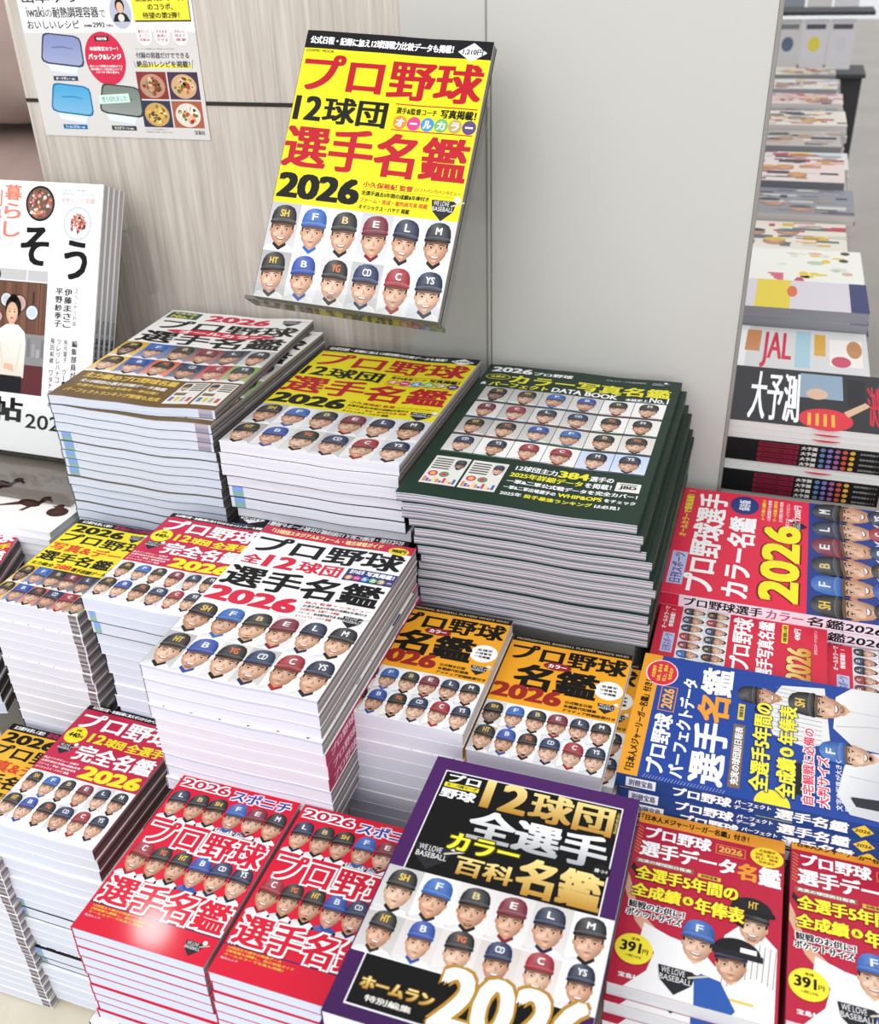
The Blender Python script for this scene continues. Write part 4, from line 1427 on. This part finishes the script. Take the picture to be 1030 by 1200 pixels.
# ------------------------------------------------------------------ front row
stack(K_DATA2, -0.641, .405, .200, 18, 'amber data directory', 'of the corner stack on the cream table', seed=16, jit=.0008, jyaw=.003)
stack(K_RED440, -0.5485, .412, .240, 18, 'red 440 yen directory', 'of the front stack on the cream table', seed=17, alt=K_RED440_R, alts=(7, 8, 12, 13), off=lambda i: (0, 0) if i < 6 else (.003, 0))
stack(K_SPON, -0.398, .333, .267, 10, 'red sports paper directory', 'of the stack with its cover fully seen', seed=18, jit=.0011, jyaw=.004)
stack(K_SPON, -0.2895, .331, .268, 10, 'red sports paper directory', 'of the stack half under the black directory', seed=19, jit=.0011, jyaw=.004)
stack(K_HOME, -0.1865, .296, .325, 3, 'black and purple directory', 'of the front stack', seed=20, off=lambda i: (0, 0) if i == 0 else (-.004, -.004))
stack(K_POCK, -0.0395, .398, .273, 5, 'red 391 yen pocket directory', 'of the stack touching the purple cover', seed=21, jit=.0006, off=lambda i: (0, -.0045 * min(i, 2)))
stack(K_POCK, .069, .405, .273, 4, 'red 391 yen pocket directory', 'of the stack cut by the frame', seed=22, jit=.0006)
# other directories under the red ones
stack(K_RED440, -0.405, .328, .163, 3, 'red 440 yen directory', 'of the pile under the sports paper stack', seed=23)


# ------------------------------------------------------------------ turned books on the right
def turned(k, xl, yf, htop, n, what, where, seed, offs=None, jit=.001):
    rnd = random.Random(seed)
    for i in range(n):
        ex = offs(i) if offs else (0, 0)
        x = xl + k.H / 2 + ex[0] + (rnd.uniform(-jit, jit) if i else 0)
        y = yf + k.W / 2 + ex[1] + (rnd.uniform(-jit, jit) if i else 0)
        k.make(x, y, htop - (i + 1) * k.t, math.pi / 2, 0, '%s, %s %s' % (what, ORD[i], where), what + ' ' + where)


turned(K_BLUE, -0.0605, .548, .305, 4, 'sideways blue directory', 'of the stack behind the pocket directories', 31, lambda i: (.004 * min(i, 2), 0))
turned(K_BIGRED, -0.065, .787, .309, 4, 'sideways big red directory', 'of the stack beside the green magazines', 32, lambda i: (.004 * min(i, 1), 0))
turned(K_R490, -0.058, .696, .296, 2, 'sideways small red directory', 'of the stack between big red and blue', 33)
turned(K_R490, .0925, .694, .283, 2, 'sideways small red directory', 'of the lower stack at the frame edge', 34)

# ------------------------------------------------------------------ recipe books standing on an acrylic easel
LEAN = 0.43
for i in range(4):
    TR = Vector((-.719, .950, .621)) + Vector((0, math.cos(LEAN), -math.sin(LEAN))) * .0095 * i
    cen = TR - Vector((1, 0, 0)) * K_RECIPE.W / 2 - Vector((0, math.sin(LEAN), math.cos(LEAN))) * K_RECIPE.H / 2
    nrm = Vector((0, -math.cos(LEAN), math.sin(LEAN)))
    b = K_RECIPE.make(0, 0, 0, 0, 0, ('white recipe book showing its cover with a woman in a kitchen', 'recipe book directly behind the front recipe book, spine showing', 'third recipe book from the front, only its grey spine showing', 'rearmost recipe book on the acrylic easel, grey spine showing')[i], 'recipe books leaning on the easel', 'book')
    b.name = 'recipe_book'
    b.rotation_euler = (math.pi / 2 - LEAN, 0, 0)
    b.location = cen - nrm * K_RECIPE.t

bs = Vector((0, math.sin(LEAN), math.cos(LEAN)))
bn = Vector((0, -math.cos(LEAN), math.sin(LEAN)))
BOT = Vector((0, .950, .621)) - bs * .310


def sheet(name, pts, th, mat, parent, side):
    """polyline of (y, z) swept along x between side[0] and side[1], thickness th"""
    V, F = [], []
    n = len(pts)
    P = [Vector(p) for p in pts]
    for i, p in enumerate(P):
        d = (P[min(i + 1, n - 1)] - P[max(i - 1, 0)]).normalized()
        m = Vector((-d.y, d.x)) * th / 2
        for x in side:
            V.append((x, p.x + m.x, p.y + m.y))
            V.append((x, p.x - m.x, p.y - m.y))
    for i in range(n - 1):
        a, b = 4 * i, 4 * i + 4
        F += [(a, a + 2, b + 2, b), (a + 1, b + 1, b + 3, a + 3), (a, b, b + 1, a + 1), (a + 2, a + 3, b + 3, b + 2)]
    F += [(0, 1, 3, 2), (4 * n - 4, 4 * n - 2, 4 * n - 1, 4 * n - 3)]
    return mesh_obj(name, V, F, mat, parent)


st = empty('acrylic_easel', (-.827, .87, .3305))
tag(st, 'clear acrylic easel holding the white recipe books', 'display stand')
SX = (-.935, -.719)
e = BOT - bn * (.0095 * 4 + .003)
sheet('back_plate', [(e.y, e.z), (e.y + bs.y * .24, e.z + bs.z * .24)], .003, M_ACRYL, st, SX)
g = BOT + bn * .012
d0 = BOT - bs * .003
lp = d0 - bn * .0425
sheet('ledge', [(lp.y, lp.z), (d0.y + bn.y * .012, d0.z + bn.z * .012)], .003, M_ACRYL_EDGE, st, SX)
sheet('front_lip', [(g.y, g.z), (g.y + bs.y * .052, g.z + bs.z * .052)], .003, M_ACRYL, st, SX)
sheet('base_plate', [(.738, .3335), (.99, .3335)], .005, M_SMOKE, st, (-.935, -.682))
lpv = []
for y, z in ((-.734, .559), (-.729, .5625), (-.722, .565), (-.716, .5635), (-.711, .556), (-.7075, .54), (-.7045, .515), (-.702, .49)):
    lpv.append((y, z))
V, F = [], []
for (x, z) in lpv:
    V += [(x, .975, z), (x, .995, z), (x - .0012, .975, z - .0025), (x - .0012, .995, z - .0025)]
for i in range(len(lpv) - 1):
    a, b = 4 * i, 4 * i + 4
    F += [(a, b, b + 1, a + 1), (a + 2, a + 3, b + 3, b + 2), (a, a + 2, b + 2, b), (a + 1, b + 1, b + 3, a + 3)]
F += [(0, 1, 3, 2), (len(V) - 4, len(V) - 2, len(V) - 1, len(V) - 3)]
mesh_obj('side_loop', V, F, M_ACRYL, st)

# picture magazines lying under the easel
stack(K_BIRDS, -.880, .688, .330, 6, 'white magazine with carved birds', 'of the pile under the easel', seed=41, jit=.003)
# turned red stack at the edge of the table
stack(K_RED440, -.770, .535, .318, 10, 'red 440 yen directory', 'of the skewed stack beside the yellow directories', yaw=.34, seed=42, jit=.003, variants=lambda i: 0)

# ------------------------------------------------------------------ display copy on its wall stand
yw, ln, rl = 0.039, 0.594, -0.069
u = Vector((math.cos(yw), math.sin(yw), 0))
n0 = Vector((-math.sin(yw), math.cos(yw), 0))
v = Vector((0, 0, 1)) * math.cos(ln) + n0 * math.sin(ln)
u2 = u * math.cos(rl) + v * math.sin(rl)
v2 = -u * math.sin(rl) + v * math.cos(rl)
w2 = u2.cross(v2)
cen = Vector((-.362, .867, CAMH - .186))
dm = K_YEL.make(0, 0, 0, 0, 0, 'yellow player directory standing upright on the clear stand above the stacks', None)
dm.rotation_mode = 'QUATERNION'
dm.matrix_world = Matrix(((u2.x, v2.x, w2.x, 0), (u2.y, v2.y, w2.y, 0), (u2.z, v2.z, w2.z, 0), (0, 0, 0, 1)))
o_ = cen - w2 * K_YEL.t
dm.location = o_
ds = empty('acrylic_display_stand', (-.365, .9895, .30))
tag(ds, 'clear acrylic stand holding up the yellow display copy', 'display stand')


def plate(name, p, a, b, c, mat, parent):
    V = []
    for i in (0, 1):
        for j in (0, 1):
            for k in (0, 1):
                V.append(p + a * i + b * j + c * k)
    F = [(0, 1, 3, 2), (4, 6, 7, 5), (0, 4, 5, 1), (2, 3, 7, 6), (0, 2, 6, 4), (1, 5, 7, 3)]
    return mesh_obj(name, V, F, mat, parent)


hw, hh = K_YEL.W / 2, K_YEL.H / 2
plate('back_plate', o_ - u2 * (hw + .004) - v2 * (hh + .002) - w2 * .0045, u2 * (K_YEL.W + .008), v2 * (K_YEL.H * .80), w2 * .003, M_ACRYL, ds)
plate('ledge', o_ - u2 * (hw + .004) - v2 * (hh + .0052) - w2 * .0045, u2 * (K_YEL.W + .008), v2 * .003, w2 * .026, M_ACRYL_EDGE, ds)
plate('front_lip', o_ - u2 * (hw + .004) - v2 * (hh + .0021) + w2 * .0185, u2 * (K_YEL.W + .008), v2 * .013, w2 * .003, M_ACRYL, ds)
box_obj('rear_plate', -.448, -.2835, .988, .991, T3, .732, M_ACRYL, ds, .0006)
box_obj('rear_plate_edge', -.2834, -.2825, .988, .991, T3, .732, M_ACRYL_EDGE, ds)
box_obj('bracket', -.44, -.29, .955, .9878, .70, .703, M_ACRYL, ds)

# ------------------------------------------------------------------ poster on the wood panel
PW, PH = .223, .315
a = Art(PW, PH)
a.rect(0, 0, 1, 1, 'f2f1f1', 0)
a.rect(0, .646, 1, 1, 'd5d2cf', 1)
for i in range(46):
    a.ell((i + .5) / 46, .646, .011, .006, 'f2f1f1', 2, 8)
a.rect(.03, .02, .97, .40, 'd9d4cc', 1)
a.ell(.5, .21, .26, .12, 'c98a5a', 2)
a.ell(.5, .20, .20, .09, 'e6cfa0', 3)
a.text('山本ゆり', .03, .515, .36, .556, '3f3f46', .02)
a.text('iwaki', .045, .566, .15, .60, '3f3f46', .02)
a.text('の', .155, .577, .195, .60, '3f3f46', .0)
a.text('耐熱調理容器', .20, .568, .47, .603, '3f3f46', .015)
a.text('で', .475, .58, .51, .603, '3f3f46', .0)
a.text('おいしいレシピ', .033, .611, .345, .638, '3f3f46', .015)
a.text('本体価格', .372, .624, .42, .633, '3f3f46', .03)
a.text('2992', .425, .618, .495, .634, '3f3f46', .04)
a.text('円(税込)', .50, .624, .545, .634, '3f3f46', .02)
a.ell(.597, .588, .062, .052, 'b9bccb', 3)
a.poly([(.548, .617), (.646, .617), (.63, .595), (.61, .588), (.584, .588), (.562, .596)], '2a2a30', 4)
a.ell(.597, .567, .026, .022, '2a2022', 5)
a.ell(.597, .573, .019, .017, 'e3b79c', 6)
a.ell(.597, .605, .018, .012, 'e6d9cf', 6)
a.rect(.672, .42, .985, .618, '2f2f2a', 3)
a.rect(.667, .418, .98, .613, 'f3e845', 4)
a.text('重版御礼シリーズ', .69, .535, .96, .556, '8a5a2a', .03)
a.text('のコラボ、', .755, .562, .895, .582, '33332a', .03)
a.text('待望の第2弾！', .72, .588, .925, .608, '33332a', .03)


def tub(u, v, col, lab, rim):
    a.poly([(u - .105, v + .03), (u - .085, v + .075), (u + .075, v + .09), (u + .105, v + .04)], 'c9d3ea', 3)
    a.poly([(u - .095, v + .05), (u - .08, v + .072), (u + .07, v + .086), (u + .09, v + .06)], 'dfe6f4', 4)
    ring = [(-.125, .03), (-.12, .042), (-.09, .05), (.10, .062), (.122, .058), (.132, .045), (.135, -.02), (.128, -.034), (.10, -.042), (-.06, -.052), (-.085, -.048), (-.095, -.036)]
    a.poly([(u + x, v + y) for x, y in ring], rim, 5)
    a.poly([(u + x * .93 + .001, v + y * .90) for x, y in ring], col, 6, [mix(col, 'ffffff', .18 if y > 0 else .06) for x, y in ring])
    a.poly([(u - .05, v - .006), (u + .02, v - .008), (u + .08, v), (u + .08, v + .003), (u + .02, v - .003), (u - .05, v - .002)], mix(col, '000000', .25), 7)
    a.rect(u - .075, v + .091, u + .075, v + .107, rim, 8)
    a.text(lab, u - .06, v + .094, u + .06, v + .104, WHITE, .03, 10)


tub(.20, .702, '7b88b8', 'ダークグレー ver.', '3c4460')
tub(.20, .868, '2f9ed0', 'クールミズブルー ver.', '1f6fa0')
tub(.50, .868, '6b746b', 'モスグリーン ver.', '3a443c')
a.ell(.462, .735, .118, .088, 'cf3350', 3, 32)
a.rect(.42, .662, .50, .678, '33262a', 5)
a.text('特別付録', .43, .665, .49, .675, WHITE, .03, 8)
a.text('本誌限定カラー！', .378, .695, .545, .709, WHITE, .03, 8)
a.text('パック&レンジ', .362, .718, .558, .738, WHITE, .04, 8)
for i in range(3):
    a.text(('電子レンジ調理OKな耐熱ガラス', '保存容器として毎日使えるサイズ', 'フタつきで持ち運びも'), .36, .757 + i * .01, .555, .764 + i * .01, WHITE, .02, 8) if i < 0 else a.text(('電子レンジ調理OKな耐熱ガラス', '保存容器として毎日使えるサイズ', 'フタつきで持ち運びも')[i], (.36, .365, .39)[i], .755 + i * .01, (.555, .55, .53)[i], .763 + i * .01, WHITE, .02, 8)
for i, t in enumerate((('電子レンジ', 'オーブン', '冷凍OK'), ('そのまま', '食卓に', 'だせる'), ('きれいに', '洗えて', '清潔'))):
    u_ = .71 + i * .101
    a.ell(u_, .661, .047, .034, 'c9a0a8', 3)
    a.ell(u_, .661, .045, .0325, 'f4f2f2', 4)
    for j, q in enumerate(t):
        a.text(q, u_ - .03, .643 + j * .013, u_ + .03, .653 + j * .013, 'b0405a', .03, 8)
a.text('※オーブンは容器のみご使用いただけます', .645, .70, .87, .705, '77716b', .0)
a.text('付録の容器だけでできる', .645, .713, .945, .733, '3f3f46', .02)
a.rect(.64, .752, .95, .764, 'f0e650', 3)
a.text('絶品31レシピを掲載！', .64, .74, .945, .762, '3f3f46', .025)
a.line([(.625, .742), (.632, .764)], .0006, '3f3f46', 3)
a.line([(.962, .738), (.952, .764)], .0006, '3f3f46', 3)
rnd = random.Random(9)
for (u_, v_, bgc, dish, cols) in ((.625, .776, '8a3a34', 'b9907a', ['9c4a38', 'c98a6a', '6b4a2a', 'e0c0a0', '7a8a4a']), (.805, .776, '4a3a50', 'cfa880', ['e0c070', 'c9603a', '5a7a3a', 'efe0c0', '9c4a38']), (.625, .871, '3a3f55', 'c9a060', ['e6cf90', '8a5a3a', '5a4a30', 'd9b860', '6a7a3a']), (.805, .871, 'a9624a', 'dcd6cc', ['c04a34', 'e6b080', 'f2ece0', 'd9784a', '5a7a3a'])):
    a.rect(u_, v_, u_ + .172, v_ + .09, bgc, 3)
    a.ell(u_ + .086, v_ + .047, .072, .04, dish, 4)
    for i in range(36):
        t, q = rnd.uniform(0, 6.28), math.sqrt(rnd.random())
        a.ell(u_ + .086 + .05 * q * math.cos(t), v_ + .047 + .028 * q * math.sin(t), rnd.uniform(.006, .015), rnd.uniform(.004, .009), rnd.choice(cols), 5 + i % 8, 7)
a.text('※レシピは本誌限定です', .63, .966, .76, .971, '77716b', .0)
a.text('※容器は付録に含まれます', .63, .975, .79, .98, '77716b', .0)
a.text('宝島社', .915, .968, .975, .983, '3f3f46', .02)
pm = a.bm()
V, F = slab(PW, PH, -.0003, -.00001, lambda x: 0)
b = bmesh.new()
b.from_mesh(pm)
lay = b.verts.layers.float_color['ink']
vs = [b.verts.new(q) for q in V]
for q in vs:
    q[lay] = hexc('f0f0f0')
for q in F:
    b.faces.new([vs[i] for i in q])
b.to_mesh(pm)
b.free()
pm.materials.append(M_MATTE)
po = bpy.data.objects.new('poster', pm)
COL.objects.link(po)
po.rotation_euler = (math.pi / 2, 0, 0)
po.location = (-.7345, 1.0285, .657 + PH / 2)
tag(po, 'advertising poster for glass food containers on the wood panel', 'poster')

a = Art(.041, .0095)
a.rect(0, 0, 1, 1, 'cfeee2', 0)
a.text('売り切れました', .10, .2, .90, .82, '2f6a5a', .0, 3)
nm = a.bm()
b = bmesh.new()
b.from_mesh(nm)
lay = b.verts.layers.float_color['ink']
V, F = slab(.041, .0095, -.0002, -.00001, lambda x: 0)
vs = [b.verts.new(q) for q in V]
for q in vs:
    q[lay] = hexc('cfeee2')
for q in F:
    b.faces.new([vs[i] for i in q])
b.to_mesh(nm)
b.free()
nm.materials.append(M_MATTE)
no_ = bpy.data.objects.new('sticky_note', nm)
COL.objects.link(no_)
no_.rotation_euler = (math.pi / 2, -.06, 0)
no_.location = (-.846 + .223 * .472, 1.0280, .657 + PH * (1 - .867))
tag(no_, 'pale green handwritten note stuck on the grey container in the poster', 'note')

# ------------------------------------------------------------------ padded brown cloth behind the wood panel
cs = [(-1.10, 1.28, .292, .29), (-1.12, 1.30, .515, .27), (-1.10, 1.29, .737, .27), (-1.12, 1.30, .959, .27)]
for i, (x, y, z, r) in enumerate(cs):
    bm = bmesh.new()
    bmesh.ops.create_uvsphere(bm, u_segments=40, v_segments=24, radius=1.0)
    rr = random.Random(70 + i)
    ph = [rr.uniform(0, 6) for _ in range(6)]
    for q in bm.verts:
        n = q.co.copy()
        f = 1 + .04 * math.sin(5 * n.x + ph[0]) * math.sin(4 * n.z + ph[1]) + .03 * math.sin(11 * n.x + 5 * n.z + ph[2])
        sx = math.copysign(abs(n.x) ** .6, n.x)
        sy = math.copysign(abs(n.y) ** .7, n.y)
        sz = math.copysign(abs(n.z) ** .75, n.z)
        q.co = Vector((sx * r * f, sy * .15 * f, sz * .104 * f))
    me = bpy.data.meshes.new('cushion')
    bm.to_mesh(me)
    bm.free()
    for p in me.polygons:
        p.use_smooth = True
    me.materials.append(M_BROWN)
    o = bpy.data.objects.new('cushion', me)
    COL.objects.link(o)
    o.location = (x, y, z)
    tag(o, 'brown padded cushion, %s of the pile behind the wood panel' % ('lowest', 'second from the bottom', 'third from the bottom', 'topmost')[i], 'cushion', 'brown cushions behind the wood panel')
shelf = empty('low_shelf', (-1.1, 1.3, -.75))
tag(shelf, 'low shelf holding the brown cushions behind the wood panel', 'shelf')
box_obj('shelf_board', -1.5, -.90, 1.10, 1.50, .16, .178, M_PLINTH, shelf)
box_obj('shelf_body', -1.48, -.92, 1.12, 1.48, -.75, .1598, M_PLINTH, shelf)

# ------------------------------------------------------------------ long table of other magazines seen past the panel
t2 = empty('magazine_table', (.0, 2.8, -.75))
tag(t2, 'long table of blurred magazines past the grey panel', 'table')
box_obj('table_top', -.30, .118, 1.035 + .022, 4.70, .262, .2825, M_PLINTH, t2)
box_obj('table_body', -.28, .105, 1.08, 4.68, -.75, .2618, M_RACK, t2)


def back_label(i, what):
    return what


K_BLK = Kind('black', .24, .19, .0065, Art(.24, .19), '151518', 'd9d6d4', 'd0cdcb', None, None, [[]], '161618', None, 'left', 0, 0, '151518', M_PRINT)


def front_spine(k, fn):
    """put lettering on the long front edge of a covered book"""
    sp = Art(k.W, k.t)
    sp.rect(0, 0, 1, 1, '161618', 0)
    fn(sp)
    P, C = [], []
    for v, c in zip(sp.V, sp.C):
        P.append((v[0], -k.H / 2 - .0003 - v[2], k.t / 2 + v[1]))
        C.append(c)
    me = bpy.data.meshes.new('spine')
    me.from_pydata(P, [], [tuple(q) for q in sp.F])
    at = me.attributes.new('ink', 'FLOAT_COLOR', 'POINT')
    at.data.foreach_set('color', np.array(C, dtype=np.float32).ravel())
    me.materials.append(M_PRINT)
    k.spine = me


front_spine(K_BLK, lambda s: (s.rect(.44, .1, .62, .9, '7a1c32', 1), s.text('特別付録つき', .455, .25, .61, .75, '4a1020', .03, 4), s.text('大予測', .63, .15, .70, .85, 'd9d6d0', .04, 4), [s.ell(.725 + j * .032, .5, .012, .36, c, 3, 10) for j, c in enumerate(('5a7aa0', '7a6ab0', '9a5a8a', 'c0503a', 'd0a040'))], s.text('最新情報版ガイド', .885, .3, .985, .7, '8f8c88', .02, 4)) and None)

# first stack: white paged magazines over glossy black books
kb = Art(.24, .165)
kb.rect(0, 0, 1, 1, '2b2a2e', 0)
kb.text('大予測', .37, .08, .60, .95, WHITE, .03, 6)
kb.rect(.60, .05, .80, .5, '8fa6b8', 2)
kb.ell(.68, .42, .05, .10, 'd9b49a', 3)
kb.ell(.72, .85, .12, .18, 'd8303f', 4)
for j in range(4):
    kb.rect(.64 + j * .035, .76, .655 + j * .035, .96, 'e8b040', 6)
kb.rect(.82, .1, .9, .6, '1b1b20', 3)
kb.poly([(.80, .7), (.90, .5), (.92, .56), (.82, .78)], 'd9b090', 5)
kb.text('決断', .91, .2, .99, .9, 'd0203a', .04, 6)
K_B1 = Kind('forecast', .24, .165, .007, kb, 'e2e0de', 'dedcda', 'd0cdcb', None, None, [[]], 'c9c6c2', None, 'left', 0, 0, 'e0dedc')
xx = -.0955
z = .371
K_B1.make(xx + .12, 1.055 + .0825, z - .007, 0, 0, 'black forecast magazine on top of the pile just past the grey panel', None)
z -= .007
for i in range(2):
    K_B1.make(xx + .122, 1.055 + .0825, z - .007, .004, 0, 'white paged magazine, %s under the black forecast magazine' % ('first', 'second')[i], None)
    z -= .007
for i in range(4):
    K_BLK.make(xx + .12, 1.052 + .095, z - .0065, 0, 0, 'glossy black spined book, %s in the upper black group past the panel' % ORD[i], 'upper black books past the panel', 'book')
    z -= .0065
for i in range(2):
    K_B1.make(xx + .12, 1.055 + .0825, z - .007, -.004, 0, 'white paged magazine, %s between the two groups of black books' % ('upper', 'lower')[i], None)
    z -= .007
for i in range(4):
    K_BLK.make(xx + .12, 1.052 + .095, z - .0065, 0, 0, 'glossy black spined book, %s in the lower black group past the panel' % ORD[i], 'lower black books past the panel', 'book')
    z -= .0065

jl = Art(.235, .16)
jl.rect(0, 0, 1, 1, 'd9d7d6', 0)
jl.rect(.0, .0, .36, 1, 'f0efee', 1)
jl.rect(.35, .1, .43, .6, 'c98a5a', 2)
jl.text('JAL', .44, .12, .60, .95, 'd03048', .05, 5)
jl.rect(.62, .05, .70, .9, 'a9ccd6', 2)
jl.rect(.72, .1, .78, .6, 'd9a84a', 3)
jl.rect(.80, .2, .97, .8, 'efe9e2', 2)
jl.ell(.86, .7, .05, .12, 'c9506a', 3)
jl.ell(.93, .4, .04, .2, 'c08a5a', 3)
wh = Art(.24, .26)
wh.rect(0, 0, 1, 1, 'f0efe6', 0)
rq = random.Random(4)
for i in range(5):
    wh.rect(.40 + i * .02, .55 + .03 * i, .50, .58 + .05 * i, 'd9607a', 2)
wh.ell(.60, .75, .035, .13, 'd0405a', 3)
for i in range(14):
    uu, vv = rq.uniform(.62, .95), rq.uniform(.05, .95)
    wh.ell(uu, vv, rq.uniform(.02, .06), rq.uniform(.02, .05), rq.choice(['e6c93a', 'e6c93a', '4a463a', 'd9b0a0', 'b9c9b0']), 3 + i % 5, 10)
for i in range(8):
    wh.ell(rq.uniform(.40, .9), rq.uniform(.02, .45), rq.uniform(.02, .07), rq.uniform(.01, .05), rq.choice(['d9e0c9', 'e9d9a0', 'c9b9a9', 'e0a0a0']), 2, 10)
yl = Art(.235, .13)
yl.rect(0, 0, 1, 1, 'd9d3d9', 0)
yl.rect(.36, 0, .56, 1, 'e6cf3a', 1)
yl.rect(.90, 0, 1, 1, '33386a', 2)
yl.ell(.57, .4, .03, .2, 'd9703a', 3)
rows = [(jl, 1.228, .365, 4, .010, 'white magazine with red lettering'), (yl, 1.392, .392, 4, .012, 'yellow edged magazine'), (wh, 1.53, .366, 5, .009, 'cream magazine with yellow pictures')]
y = 1.80
for i in range(11):
    dep = .20 + .02 * (i % 3)
    rows.append((art_background(.22 + .015 * (i % 2), dep, 60 + i), y, .36 + .012 * ((i * 7) % 3), 4, (.012, .018, .010)[i % 3], ('pale', 'grey', 'pink', 'white', 'dark')[i % 5] + ' blurred magazine'))
    y += dep + .012
pc = ['d9d5d2', '8f8f96', 'd9d3d0', 'b9a9ae', 'cfc9c4', '77787f', 'd9cfca', '8a8a8f', 'd0ccc9', 'bfb3b3', 'd9d3cf', '9a9aa0', 'c9c0bc', '8f8f96']
for i, (art, y0, ht, n, t, what) in enumerate(rows):
    m = max(3, round((ht - .2827) / max(t, .015)))
    t = (ht - .2827) / m
    k = Kind('row', art.W, art.H, t, art, pc[i], pc[i], pc[i], None, None, [[]], pc[i], None, 'left', 0, 0, pc[i], M_PRINT)
    for j in range(m):
        k.make(-.105 + art.W / 2 + .002 * ((j * 7) % 3), y0 + art.H / 2, ht - (j + 1) * t, .01 * math.sin(j * 3 + i), 0, '%s, %s in row %s of the long table' % (what, ORD[j], ('one', 'two', 'three', 'four', 'five', 'six', 'seven', 'eight', 'nine', 'ten', 'eleven', 'twelve', 'thirteen', 'fourteen')[i]), 'magazines in row %d of the long table' % (i + 1))

# rack at the far end of the aisle
rk = empty('magazine_rack', (.05, 5.0, -.75))
tag(rk, 'dark rack of grey magazines at the far end of the long table', 'rack')
box_obj('rack_body', -.35, .25, 5.0, 5.3, -.75, .26, M_RACK, rk)
box_obj('rack_side', -.37, -.352, 4.95, 5.35, -.75, 1.3, M_RACK, rk)
for i in range(3):
    box_obj('rack_shelf', -.35, .26, 4.95 + .06 * i, 5.3, .26 + .24 * i, .275 + .24 * i, M_RACK, rk)
rr = random.Random(77)
for sh in range(2):
    for i in range(5):
        x = -.30 + i * .11
        aa = Art(.10, .2)
        c = rr.choice(['b9b9bb', '9a9aa0', 'c9c6c4', '8a8f96', 'd0cdd0'])
        aa.rect(0, 0, 1, 1, c, 0)
        aa.ell(.5, .5, .25, .15, rr.choice(['6a6a70', 'd9c94a', '8a5a6a', '5a6a80', 'c9c9cc']), 2)
        aa.rect(.1, .1, .9, .2, rr.choice(['55555c', 'a9a9ad', '7a7a80']), 2)
        kk = Kind('rackmag', .10, .2, .012, aa, c, 'c9c6c4', 'c9c6c4', None, None, [[]], c, None, 'left', 0, 0, c, M_PRINT)
        mg = kk.make(x, 5.02 + .06 * sh, .285 + .24 * sh + .1, 0, 0, 'grey magazine, %s one on the %s shelf of the far rack' % (('first', 'second', 'third', 'fourth', 'fifth')[i], ('lower', 'upper')[sh]), 'magazines on the far rack')
        mg.rotation_euler = (math.pi / 2 - .25, 0, 0)
